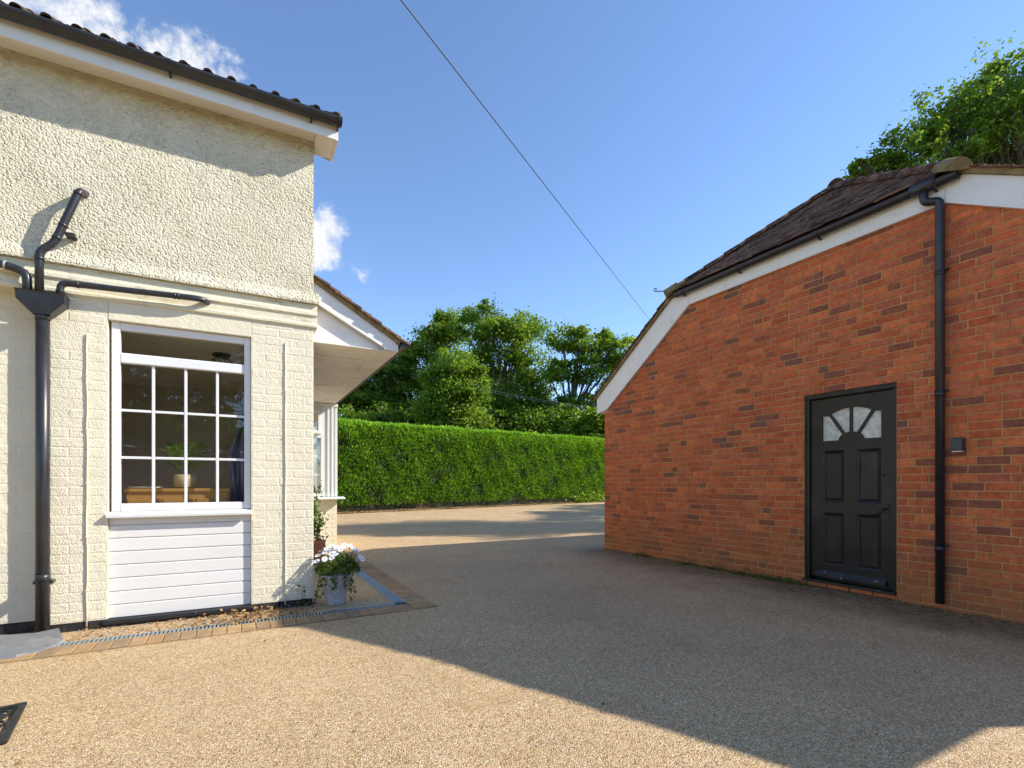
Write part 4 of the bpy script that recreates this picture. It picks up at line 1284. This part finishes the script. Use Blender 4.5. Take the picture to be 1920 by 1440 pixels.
# bonnet ridge tiles along the two hips and the ridge
def ridge_run(p0, p1, n, r, mat, parent):
    p0 = Vector(p0); p1 = Vector(p1); d = (p1 - p0) / n; t = d.normalized()
    side = t.cross(Vector((0, 0, 1))).normalized(); upv = side.cross(t)
    for i in range(n):
        a = p0 + d * i + upv * random.uniform(-.004, .006); K = 10; vs = []; 
        for j, (q, rr) in enumerate(((a - t * .012, r + .006), (a + d + t * .012, r - .004))):
            for k in range(K + 1):
                an = radians(10) + radians(160) * k / K
                vs.append(q + side * rr * cos(an) + upv * rr * sin(an))
            for k in range(K + 1):
                an = radians(10) + radians(160) * k / K
                vs.append(q + side * (rr - .016) * cos(an) + upv * (rr - .016) * sin(an))
        n1 = 2 * (K + 1); fs = []
        for k in range(K):
            fs += [(k, k + 1, n1 + k + 1, n1 + k), (K + 1 + k, K + 2 + k, n1 + K + 2 + k, n1 + K + 1 + k), (k, k + 1, K + 2 + k, K + 1 + k), (n1 + k, n1 + k + 1, n1 + K + 2 + k, n1 + K + 1 + k)]
        m = MB(); m.add(vs, fs, True)
        m.build('ridge_tile', mat, parent)
AP = (HU0 + HR, VC, HZ0 + HR * HS + .012)
ridge_run((HU0 + .01, V0 + .03, HZ0 - .040), (AP[0], AP[1], AP[2] - .035), 8, .085, M['tile'], gar)
ridge_run((HU0 + .01, V1 - .03, HZ0 - .040), (AP[0], AP[1], AP[2] - .035), 8, .085, M['tile'], gar)
ridge_run((AP[0] - .05, VC, AP[2] - .03), (13.4, VC, AP[2] - .03), 21, .10, M['tile'], gar)
# the end of each hip is bedded in mortar
for VE in (V0, V1):
    cen = Vector((HU0 - .012, VE + (.03 if VE < VC else -.03), HZ0 - .045)); t = (Vector(AP) - cen).normalized(); side = t.cross(Vector((0, 0, 1))).normalized(); upv = side.cross(t)
    m = MB(); m.prism([cen + side * .100 * cos(radians(180) * k / 10) + upv * .100 * sin(radians(180) * k / 10) for k in range(11)], t * .20)
    m.build('hip_end_mortar', M['verge'], gar)
    m = MB(); sg = 1 if VE < VC else -1; nk = 9
    for k in range(nk):
        p = Vector((HU0 + HR * k / nk, VE + (VC - VE) * k / nk + sg * .05, HZ0 + HR * HS * k / nk + .018)); q = Vector((HU0 + HR * (k + 1) / nk, VE + (VC - VE) * (k + 1) / nk + sg * .05, HZ0 + HR * HS * (k + 1) / nk + .018))
        m.add([p, q, q + Vector((0, sg * (.05 + random.uniform(0, .04)), .006)), p + Vector((0, sg * (.05 + random.uniform(0, .04)), .006))], [(0, 1, 2, 3)])
    m.build('hip_mortar', M['verge'], gar)
# hip irons
def hip_iron(p, dirv):
    p = Vector(p); d = Vector(dirv).normalized()
    pts = [p + d * .13 * k / 5 - Vector((0, 0, 0.0)) for k in range(6)]
    e = pts[-1]; up_ = Vector((0, 0, 1))
    for k in range(1, 12):
        a = k / 11 * radians(250); r = .028 * (1 - .35 * k / 11)
        pts.append(e + up_ * r * (1 - cos(a)) + d * r * sin(a))
    tb('hip_iron', pts, .007, M['iron'], gar, 6)
hip_iron((HU0 - .01, V1 + .01, HZ0 + .05), (-.55, .75, .10))
m = MB().tube([(HU0 + .02, V0 + .05, HZ0 - .02), (HU0 - .035, V0 - .03, HZ0 + .12), (HU0 - .05, V0 - .05, HZ0 + .20)], .006, 6)
m.tube([(HU0 - .05, V0 - .05, HZ0 + .20), (HU0 - .055, V0 - .09, HZ0 + .215), (HU0 - .055, V0 - .105, HZ0 + .195)], .012, 6)
m.build('hip_iron', M['iron'], gar)
# gutter of the half hip, downpipe
g2 = gutter('gutter', (5.510, 1.985, 3.862), (0, 3.215, 0), 0.056, M['blackpipe'], gar)
for v in (2.16, 3.19, 4.18, 5.07):
    gutter_bracket((5.510, v, 3.862), (0, 1, 0), .056, M['blackpipe'], g2, (1, 0, 0))
m = MB().tube([(5.510, 2.13, 3.862), (5.510, 2.33, 3.862)], .0605, 16); m.build('gutter_outlet', M['blackpipe'], g2)
dpg = MB().tube(bend([(5.510, 2.235, 3.84), (5.510, 2.235, 3.715), (5.560, 2.135, 3.700), (5.563, 2.135, 3.60), (5.563, 2.135, 0.06)], .04), .0345, 16).build('downpipe', M['blackpipe'], gar)
for z in (3.02, 1.93, .53):
    c = MB().tube([(5.563, 2.135, z), (5.563, 2.135, z + .045)], .0385, 16).build('collar', M['blackpipe'], dpg)
    bx('clip', (5.567, 2.085, z + .045), (5.612, 2.185, z + .062), M['blackpipe'], dpg, bevel=.003)
# --- door
UF, UD = 5.640, 5.662     # frame face, leaf face
df = MB()
df.box((UF, DV1 - .052, .075), (5.74, DV1 - .002, DZ1 - .002)); df.box((UF, DV0 + .002, .075), (5.74, DV0 + .040, DZ1 - .002))
df.box((UF + .0005, DV0 + .040, DZ1 - .058), (5.7395, DV1 - .052, DZ1 - .002))
df.box((UF - .018, DV0 + .004, DZ1 - .050), (UF - .0005, DV1 - .004, DZ1 - .004))
door_frame = df.build('door_frame', M['blackpaint'], gar, bevel=.004)
door = MB()
LV0, LV1, LZ0, LZ1 = 2.545, 3.355, .112, 2.068
pan = [(3.008, 3.234, .250, .822), (2.654, 2.885, .250, .822), (3.008, 3.234, .940, 1.500), (2.654, 2.885, .940, 1.500)]
dback = 5.70
# stiles and rails
door.box((UD, 3.234, LZ0), (dback, LV1, LZ1)); door.box((UD, LV0, LZ0), (dback, 2.654, LZ1))
door.box((UD, 2.885, .250), (dback, 3.008, .822)); door.box((UD, 2.885, .940), (dback, 3.008, 1.500))
for z0, z1 in ((LZ0, .250), (.822, .940), (1.500, 1.607)):
    door.box((UD, 2.654, z0), (dback, 3.234, z1))
# head with the fanlight opening
def arch(v):
    d = abs(v - 2.944)
    if d > .205: return 1.880
    R = .42; zc = 1.947 - R
    return max(1.880, zc + sqrt(R * R - d * d))
nv = 46
for i in range(nv):
    va = 2.654 + .580 * i / nv; vb = 2.654 + .580 * (i + 1) / nv
    door.hexa([(UD, va, arch(va)), (dback, va, arch(va)), (dback, vb, arch(vb)), (UD, vb, arch(vb)), (UD, va, LZ1), (dback, va, LZ1), (dback, vb, LZ1), (UD, vb, LZ1)])
leaf = door.build('door', M['blackpaint'], gar)
# hub and spokes of the fan
hb = MB(); hc = (2.941, 1.607)
hb.prism([(UD + .003, hc[0] + .124 * cos(pi * k / 16), hc[1] + .084 * sin(pi * k / 16)) for k in range(17)], (.03, 0, 0))
hb.build('fan_hub', M['blackpaint'], leaf)
for a0, a1 in (((2.941, 1.68), (2.941, 1.955)), ((3.008, 1.665), (3.165, 1.905)), ((2.874, 1.665), (2.722, 1.905))):
    d = Vector((0, a1[0] - a0[0], a1[1] - a0[1])).normalized(); n_ = Vector((0, -d.z, d.y)) * .0145
    A = Vector((UD + .005, *a0)); B = Vector((UD + .005, *a1))
    m = MB(); m.prism([A - n_, B - n_, B + n_, A + n_], (.025, 0, 0)); m.build('fan_spoke', M['blackpaint'], leaf)
for v0, v1 in ((3.086, 3.24), (2.941, 3.086), (2.796, 2.941), (2.648, 2.796)):
    bx('pane', (UD + .022, v0, 1.60), (UD + .027, v1, 1.955), M['sheer'], leaf)
for v0, v1, z0, z1 in pan:
    m = MB(); a, e = .012, .020
    mold = .026
    # sunk moulding ring, then a raised fielded panel
    o_ = [(UD + .002, v0, z0), (UD + .002, v1, z0), (UD + .002, v1, z1), (UD + .002, v0, z1)]
    i_ = [(UD + .018, v0 + mold, z0 + mold), (UD + .018, v1 - mold, z0 + mold), (UD + .018, v1 - mold, z1 - mold), (UD + .018, v0 + mold, z1 - mold)]
    p_ = [(UD + .008, v0 + mold + .014, z0 + mold + .014), (UD + .008, v1 - mold - .014, z0 + mold + .014), (UD + .008, v1 - mold - .014, z1 - mold - .014), (UD + .008, v0 + mold + .014, z1 - mold - .014)]
    m.add(o_ + i_ + p_, [(0, 1, 5, 4), (1, 2, 6, 5), (2, 3, 7, 6), (3, 0, 4, 7), (4, 5, 9, 8), (5, 6, 10, 9), (6, 7, 11, 10), (7, 4, 8, 11), (8, 9, 10, 11)])
    m.build('door_panel', M['blackpaint'], leaf)
wb = MB(); wb.prism([(UD - .001, 2.60, .118), (UD - .040, 2.60, .122), (UD - .040, 2.60, .140), (UD - .001, 2.60, .185)], (0, .70, 0)); wb.build('weatherboard', M['chippaint'], leaf)
hp = bx('handle_plate', (UD - .006, 2.578, .785), (UD - .0005, 2.620, .935), M['iron'], leaf, bevel=.003)
tb('handle', bend([(UD - .006, 2.599, .895), (UD - .045, 2.599, .895), (UD - .048, 2.64, .885), (UD - .046, 2.672, .840), (UD - .046, 2.70, .828)], .02), .008, M['iron'], leaf, 8)
MB().tube([(UD - .008, 2.63, 1.225), (UD - .0006, 2.63, 1.225)], .014, 14).build('lock', M['drainpit'], leaf)
MB().tube([(UD - .004, 2.595, 1.222), (UD - .0006, 2.595, 1.222)], .015, 14).build('lock', M['iron'], leaf)
bx('threshold', (5.60, DV0 + .004, .052), (5.72, DV1 + .018, .0745), M['chippaint'], gar, bevel=.004)
v = DV0 - .01
while v < DV1 + .01:
    m = MB(); brick_shape(m, .213, .042, (5.618, v, .006), bseed()); 
    m.box((5.618, v, .006), (5.70, v + .213, .048), seed=.5)
    m.build('step_brick', M['brick'], gar); v += .223
bx('door_lining', (5.745, DV0 - .05, 0), (5.76, DV1 + .05, 2.2), M['blackpaint'], gar)
# wall light
wl = empty('wall_light', (5.60, 2.008, 1.415), 'small dark grey box wall light on the brick beside the downpipe', 'wall light')
bx('housing', (5.535, 1.966, 1.432), (5.6105, 2.052, 1.546), M['anthracite'], wl, bevel=.010)
bx('lens', (5.545, 1.974, 1.420), (5.605, 2.044, 1.4315), M['lampglass'], wl, bevel=.003)
# grating at the garage corner
cg = empty('corner_drain', (5.50, 7.12, 0), 'short galvanised drain grating set by the garage corner', 'drain')
bx('frame', (5.28, 7.02, 0.001), (5.62, 7.035, .006), M['zinc'], cg); bx('frame', (5.28, 7.135, 0.001), (5.62, 7.15, .006), M['zinc'], cg)
bx('channel_bed', (5.28, 7.0355, .0005), (5.62, 7.1345, .002), M['drainpit'], cg)
for k in range(12):
    bx('grate_bar', (5.285 + .0285 * k, 7.0355, .0021), (5.300 + .0285 * k, 7.1345, .0055), M['zinc'], cg)

# ================================================================== litter, moss, weeds
def scatter(name, n, fn, size, mat, up=2.5, aspect=.6, label=None):
    C = np.array([fn() for _ in range(n)])
    V, F, S = leaf_quads(C, size, up, aspect)
    V[:, 2] = np.maximum(V[:, 2], .002)
    return tag(quads_object(name, V, F, S, mat, None, (C[0][0], C[0][1], 0)), kind='stuff')
def f1():
    x = random.uniform(-1.1, .60)
    k = math.exp(-((x - .15) / .28) ** 2)
    return (x, random.uniform(4.70 - .05 * k, 5.03), .006 + random.random() ** 2 * (.012 + .035 * k))
scatter('leaf_litter', 190, f1, .030, M['litter'])
def f1b():
    x = random.gauss(.12, .22)
    return (x, random.uniform(4.62, 5.01), .008 + random.random() ** 2 * .05)
scatter('leaf_litter', 320, f1b, .034, M['litter'], up=1.0)
def f2():
    return (UG - .02 - abs(random.gauss(0, .16)), random.uniform(.9, 6.8), .006 + random.random() * .008)
scatter('leaf_litter', 900, f2, .024, M['litter'])
def f3():
    c = random.choice([(5.56, 4.55), (5.55, 3.95), (5.57, 3.72), (5.56, 5.0), (5.57, 5.9), (5.56, 3.5), (5.55, 4.2)])
    return (c[0] - abs(random.gauss(0, .045)), c[1] + random.gauss(0, .10), random.random() ** 2 * .05 + .004)
scatter('moss_and_weeds', 1300, f3, .024, M['weed'], up=.6)
def f4():
    return (random.uniform(-1.0, 5.4), random.uniform(1.0, 8.0), .005)
scatter('leaf_litter', 130, f4, .026, M['litter'])
def f5():
    p = hedge_pt(random.uniform(-.1, 1.1), random.uniform(-.1, .6)); return (p[0], p[1], .02 + random.random() * .03)
scatter('leaf_litter', 1500, f5, .10, M['litter'])
# loose pebbles along the foot of the wall
pb = MB()
for k in range(300):
    x = random.uniform(-1.1, .65); y = random.uniform(4.715, 5.03); r = random.uniform(.004, .010)
    V = [(x + r * cos(a) * random.uniform(.8, 1.2), y + r * sin(a) * random.uniform(.8, 1.2), .001 + r * .5) for a in np.linspace(0, 2 * pi, 6)[:-1]] + [(x, y, .001 + r * 1.1), (x, y, 0)]
    pb.add(V, [(i, (i + 1) % 5, 5) for i in range(5)] + [((i + 1) % 5, i, 6) for i in range(5)])
tag(pb.build('gravel', M['pebble']), kind='stuff')

# ================================================================== HEDGE
hg = empty('hedge', (11.5, 22.8, 0), 'tall clipped conifer hedge along the far side of the drive', 'hedge')
HT0, HT1 = -1.6, 1.7
def hedge_h(t): return 3.48 + .33 * t
core = MB(); V = []; n = 80
for i in range(n + 1):
    t = HT0 + (HT1 - HT0) * i / n
    for off, zz in ((-.05, .05), (.02, hedge_h(t) * .5), (-.08, hedge_h(t) - .12), (-1.5, hedge_h(t) - .12), (-1.6, 0)):
        p = hedge_pt(t, off - .06 + random.uniform(-.04, .04)); V.append((p[0], p[1], zz))
core.add(V, [(i * 5 + k, (i + 1) * 5 + k, (i + 1) * 5 + k + 1, i * 5 + k + 1) for i in range(n) for k in range(4)])
core.build('hedge_core', M['hedgecore'], hg)
Ld = 17.13
def lowf(t, z):
    return (np.sin(t * 41 + 1.3 * np.sin(z * 2.1)) + np.sin(t * 97 + z * 3.7) + np.sin(t * 23 - z * 5.1)) / 3
nF = 120000
t = rng.uniform(-.75, 1.35, nF); z = rng.uniform(.06, 1, nF) ** .92
hh = 3.48 + .33 * t
gapm = lowf(t, z * hh)
keep = ~((gapm < -.42) & (rng.uniform(0, 1, nF) < .66) & (z < .80))
t, z, hh, gapm = t[keep], z[keep], hh[keep], gapm[keep]
off = .05 + .05 * lowf(t * .6, z * 2) + .025 * lowf(t * 3.1 + .3, z * 9) + rng.normal(0, .06, len(t)) - .12 * (z > .93) * (z - .93) / .07
base = np.stack([3.29 + 16.5 * t + 4.6 / Ld * off, 19.8 + 4.6 * t - 16.5 / Ld * off, z * hh], 1)
nT = 34000
t2 = rng.uniform(-.75, 1.35, nT); o2 = -rng.uniform(-.10, 1.5, nT) ** 1.0
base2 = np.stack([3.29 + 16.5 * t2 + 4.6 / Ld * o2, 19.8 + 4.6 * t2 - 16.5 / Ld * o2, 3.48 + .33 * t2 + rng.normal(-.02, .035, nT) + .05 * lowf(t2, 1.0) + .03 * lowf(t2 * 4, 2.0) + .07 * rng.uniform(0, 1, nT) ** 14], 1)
B = np.concatenate([base, base2]); nB = len(B)
outv = np.array([4.6 / Ld, -16.5 / Ld, 0])
d = rng.normal(0, .45, (nB, 3)); d[:len(base)] += outv * .75 + np.array([0, 0, .62]); d[len(base):] += np.array([0, -.25, 1.25])
d /= np.linalg.norm(d, axis=1)[:, None]
nrm = rng.normal(0, 1, (nB, 3)); sd2 = np.cross(d, nrm); sd2 /= np.linalg.norm(sd2, axis=1)[:, None]
ln = rng.uniform(.08, .18, nB)[:, None]; wd = rng.uniform(.014, .032, nB)[:, None]
Vh = np.stack([B - d * ln * .3, B + sd2 * wd + d * ln * .2, B + d * ln * .7, B - sd2 * wd + d * ln * .25], 1).reshape(-1, 3)
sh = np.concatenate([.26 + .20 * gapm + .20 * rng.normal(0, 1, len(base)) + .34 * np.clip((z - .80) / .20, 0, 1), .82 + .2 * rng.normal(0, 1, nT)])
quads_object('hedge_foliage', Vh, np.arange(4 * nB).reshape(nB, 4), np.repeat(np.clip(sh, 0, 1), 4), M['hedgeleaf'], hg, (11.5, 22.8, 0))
# ivy at the hedge foot by the garage
iv = empty('ivy_patch', (18.3, 23.6, 0), 'pale leafy ivy at the foot of the hedge near the garage', 'plant')
C = []
for k in range(900):
    p = hedge_pt(.90 + random.gauss(0, .045), .12 + abs(random.gauss(0, .16))); C.append((p[0], p[1], abs(random.gauss(0, .28)) + .03))
V, F, S = leaf_quads(np.array(C), .13, .3, .8)
quads_object('leaves', V, F, S, M['oakleaf_bright'], iv, (18.3, 23.6, 0))

# ================================================================== TREES
def wp_(x, y, Z):
    """point on the line of sight through photo pixel (x, y) at depth Z, used to set out far trees where they stand"""
    X = (x - 960) / 940 * Z
    return (0.8786 * X + 0.4775 * Z, -0.4775 * X + 0.8786 * Z, 1.15 + (905 - y) / 940 * Z)
def tree(name, label, cat, group, base, lobes, clumps, per, leaf, mat, trunk_r, trunk_top, spread=.2, shell=.5, twig=True):
    bx_, by_ = base
    root = empty(name, (bx_, by_, 0), label, cat, group)
    tt = Vector((bx_ + random.uniform(-.4, .4), by_ + random.uniform(-.3, .3), trunk_top))
    tp_ = [Vector((bx_, by_, -.1)).lerp(tt, k / 7) + Vector((random.uniform(-.12, .12), random.uniform(-.12, .12), 0)) * (0 if k in (0,) else 1) for k in range(8)]
    rs = [trunk_r * (1.25 if k == 0 else 1 - .62 * k / 7) for k in range(8)]
    MB().tube(tp_, rs, 10).build('trunk', M['bark'], root)
    more = []
    for (lx, ly, lz_, R_, Rz_) in lobes:
        for k in range(3):
            a = random.uniform(0, 2 * pi); e = random.uniform(-.5, 1.0)
            q = R_ * random.uniform(.32, .55)
            more.append((lx + R_ * .92 * cos(a) * cos(e), ly + R_ * .92 * sin(a) * cos(e), lz_ + Rz_ * .92 * sin(e), q, q * random.uniform(.55, .8)))
    lobes = list(lobes) + more
    br = MB()
    CC = []; SS = []
    tot = sum(l[3] ** 2 for l in lobes)
    for (lx, ly, lz_, R, Rz) in lobes:
        L0 = Vector((lx, ly, lz_))
        k = max(2, min(7, int(7 * (lz_ * .62) / trunk_top)))
        st = tp_[k]
        mid = st.lerp(L0, .5) + Vector((random.uniform(-.1, .1), random.uniform(-.1, .1), -.06)) * R
        r0 = rs[k] * (.55 if R > .45 * max(l[3] for l in lobes) else .28)
        br.tube([st, st.lerp(mid, .6), mid, mid.lerp(L0, .6), L0], [r0, r0 * .85, r0 * .65, r0 * .45, r0 * .3], 7, caps=False)
        nc = max(5, int(clumps * 2.4 * R ** 2 / tot))
        cents = []
        for c in range(nc):
            dv = rng.normal(size=3); dv /= np.linalg.norm(dv)
            if dv[2] < -.35: dv[2] *= .4
            rad = (shell + (1 - shell) * rng.uniform() ** .6) * rng.uniform(.78, 1.10)
            cc = np.array([lx, ly, lz_]) + dv * np.array([R, R, Rz]) * rad
            cents.append(cc)
            m_ = max(6, int(per * rng.uniform(.6, 1.3)))
            q = rng.normal(size=(m_, 3)) * np.array([1, 1, .62]) * spread * R * .72 * rng.uniform(.8, 1.25)
            CC.append(cc + q)
            SS.append(np.clip(rng.normal(.45, .26) + rng.normal(0, .18, m_), 0, 1))
        if twig:
            for cc in cents[::2]:
                c_ = Vector(cc)
                s_ = mid.lerp(L0, random.uniform(.2, 1))
                w = s_.lerp(c_, .55) + Vector((random.uniform(-.12, .12), random.uniform(-.12, .12), random.uniform(0, .15))) * R
                rr0 = max(.018, r0 * .26)
                br.tube([s_, w, c_], [rr0, rr0 * .7, rr0 * .3], 5, caps=False)
    br.build('branches', M['bark'], root)
    C = np.concatenate(CC); S0 = np.concatenate(SS)
    V, F, S = leaf_quads(C, leaf, .35, .62, S0)
    quads_object('crown', V, F, S, mat, root, (bx_, by_, trunk_top * .6))
    return root
def lob(px, py, Z, rpx, rzpx=None):
    p = wp_(px, py, Z); k = Z / 940
    return (p[0], p[1], p[2], rpx * k, (rzpx or rpx * .85) * k)
def gb(px, Z):
    p = wp_(px, 905, Z); return (p[0], p[1])
G_ = 'oak trees beyond the hedge'
tree('oak_tree', 'tallest oak behind the middle of the hedge', 'tree', G_, gb(946, 41), [lob(905, 605, 41, 42), lob(985, 625, 41, 42), lob(945, 655, 40, 55), lob(1005, 700, 41, 48), lob(900, 700, 42, 45), lob(960, 745, 41, 60), lob(870, 760, 42, 50), lob(1010, 775, 41, 45), lob(925, 800, 41, 60)],
     210, 100, .24, M['oakleaf'], .42, 10.5, .30)
tree('oak_tree', 'broad dark oak left of the tallest one behind the hedge', 'tree', G_, gb(800, 44), [lob(845, 625, 44, 42), lob(800, 655, 44, 45), lob(755, 700, 44, 40), lob(770, 750, 44, 50), lob(840, 700, 43, 45), lob(720, 745, 44, 42), lob(800, 800, 44, 55)],
     190, 100, .24, M['oakleaf_dark'], .40, 9.5, .30)
tree('oak_tree', 'bright lower oak in front of the darker ones behind the hedge', 'tree', G_, gb(850, 34), [lob(860, 690, 34, 42), lob(835, 735, 34, 48), lob(885, 735, 34, 36), lob(815, 770, 34, 40), lob(865, 785, 34, 45)],
     130, 100, .20, M['oakleaf_bright'], .26, 6.0, .30)
tree('oak_tree', 'airy oak nearest the garage roof behind the hedge', 'tree', G_, gb(1066, 38), [lob(1055, 640, 38, 38), lob(1100, 645, 38, 42), lob(1145, 665, 38, 42), lob(1172, 690, 38, 34), lob(1050, 700, 38, 36), lob(1110, 705, 38, 40), lob(1165, 720, 38, 36), lob(1085, 760, 38, 34), lob(1140, 765, 38, 34), lob(1050, 770, 39, 34), lob(1010, 735, 40, 30)],
     135, 85, .22, M['oakleaf'], .30, 9.0, .27, .55)
tree('oak_tree', 'leftmost low oak behind the hedge beside the porch roof', 'tree', G_, gb(690, 42), [lob(735, 690, 42, 34), lob(690, 720, 42, 40), lob(650, 745, 42, 42), lob(690, 780, 42, 45), lob(740, 780, 42, 40)],
     130, 95, .24, M['oakleaf_dark'], .3, 7.5, .30)
tree('oak_tree', 'oak at the far left end, hidden mostly by the house', 'tree', G_, gb(580, 40), [lob(600, 720, 40, 45), lob(550, 710, 40, 50), lob(570, 780, 40, 55)],
     70, 80, .32, M['oakleaf_dark'], .3, 7.0, .30)
tree('shrub', 'leafy shrub showing above the hedge beside the garage corner', 'shrub', None, gb(1112, 33), [lob(1105, 790, 33, 26), lob(1135, 780, 33, 26), lob(1085, 805, 33, 22), lob(1120, 820, 33, 30), lob(1160, 800, 33, 30)],
     60, 80, .22, M['oakleaf_bright'], .10, 3.6, .34)
for px, Z, lab in ((680, 36, 'dark bush under the left oaks behind the hedge'), (770, 37, 'dark bush under the broad oak behind the hedge'), (950, 37, 'dark bush under the tallest oak behind the hedge'), (1030, 36, 'dark bush beside the airy oak behind the hedge')):
    tree('bush', lab, 'bush', 'bushes under the oaks', gb(px, Z), [lob(px - 30, 805, Z, 42), lob(px + 35, 800, Z, 42), lob(px, 830, Z, 50), lob(px + 70, 825, Z, 36)], 80, 80, .26, M['oakleaf_dark'], .10, 3.4, .36)
# big tree standing beyond the garage, its shade falls on the far drive
tree('garage_tree', 'large spreading tree rising behind the garage roof', 'tree', None, (20.0, 5.2),
     [lob(1690, 290, 12.6, 62, 42), lob(1770, 225, 13, 75, 55), lob(1850, 165, 13, 75, 60), lob(1930, 150, 13.7, 80, 60), lob(1830, 290, 13, 80, 50), lob(1930, 260, 13, 100, 80), lob(2060, 180, 13.7, 130, 110), lob(2080, 130, 14.4, 140, 100), lob(2180, 240, 14.4, 150, 120), lob(2000, 380, 13.7, 120, 90), lob(1605, 325, 12.6, 24, 14), lob(1650, 310, 12.6, 30, 18), lob(1720, 325, 12.4, 45, 30), lob(1790, 310, 12.6, 45, 35), lob(1865, 250, 12.4, 50, 40),
      (21, 10, 7.6, 1.5, .9), (24, 12.2, 8.2, 1.6, .8), (18, 9.4, 6.6, 1.2, .7), (25, 8.6, 9, 1.6, .9), (27, 14.5, 8.5, 1.7, .8), (22.5, 7.6, 7.2, 1.3, .8), (19.5, 12.0, 6.4, 1.2, .7), (29, 11, 9, 1.7, .9)],
     640, 75, .105, M['oakleaf'], .42, 8.6, .27, .45)
tree('evergreen_tree', 'dark evergreen standing behind the viewer, mirrored in the front window', 'tree', None, (-2.6, -11.5), [(-2.6, -11.5, 3.4, 1.9, 2.0), (-1.0, -11.8, 3.0, 1.6, 1.7), (-4.4, -11.4, 3.2, 1.8, 1.9), (-2.4, -11.6, 6.0, 1.9, 2.0), (-0.4, -12.2, 5.5, 1.7, 2.0), (-4.6, -12.0, 5.8, 1.8, 2.0), (-2.6, -12, 8.4, 1.8, 1.6)],
     150, 70, .24, M['oakleaf_dark'], .2, 8.0, .34)
# ================================================================== wires
ca = empty('overhead_cable', (8, 14, 0), 'thin dark service cable crossing the sky from above the house towards the trees', 'cable')
A = Vector(wp_(752, 0, 5.6)); B = Vector(wp_(1222, 605, 23))
pts = [A.lerp(B, k / 30) for k in range(-14, 40)]
tb('cable', pts, .0085, M['cable'], ca, 6)
tw = empty('telephone_wire', (10, 30, 0), 'pair of thin grey wires strung in front of the oak trees', 'wire')
for dy in (0, 5):
    pts = [Vector(wp_(770, 700 + dy, 33)).lerp(Vector(wp_(1300, 792 + dy * .4, 33)), k / 20) - Vector((0, 0, .25 * sin(pi * k / 20))) for k in range(21)]
    tb('wire', pts, .006, M['wire'], tw, 5)

# ================================================================== fence behind the camera (it shows in the window glass)
fe = empty('garden_fence', (1, -8.2, 0), 'brown close boarded fence behind the viewer, mirrored in the front window', 'fence')
bmh = MB().box((-.06, -.009, 0), (.06, .009, 2.1)).mesh('fence_board')
x = -11.0
while x < 9:
    link('fence_board', bmh, M['fence'], fe, (x, -8.2 + random.uniform(-.006, .006), .02)); x += .125
for z in (.4, 1.7):
    bx('rail', (-11, -8.28, z), (9, -8.215, z + .08), M['fence'], fe)
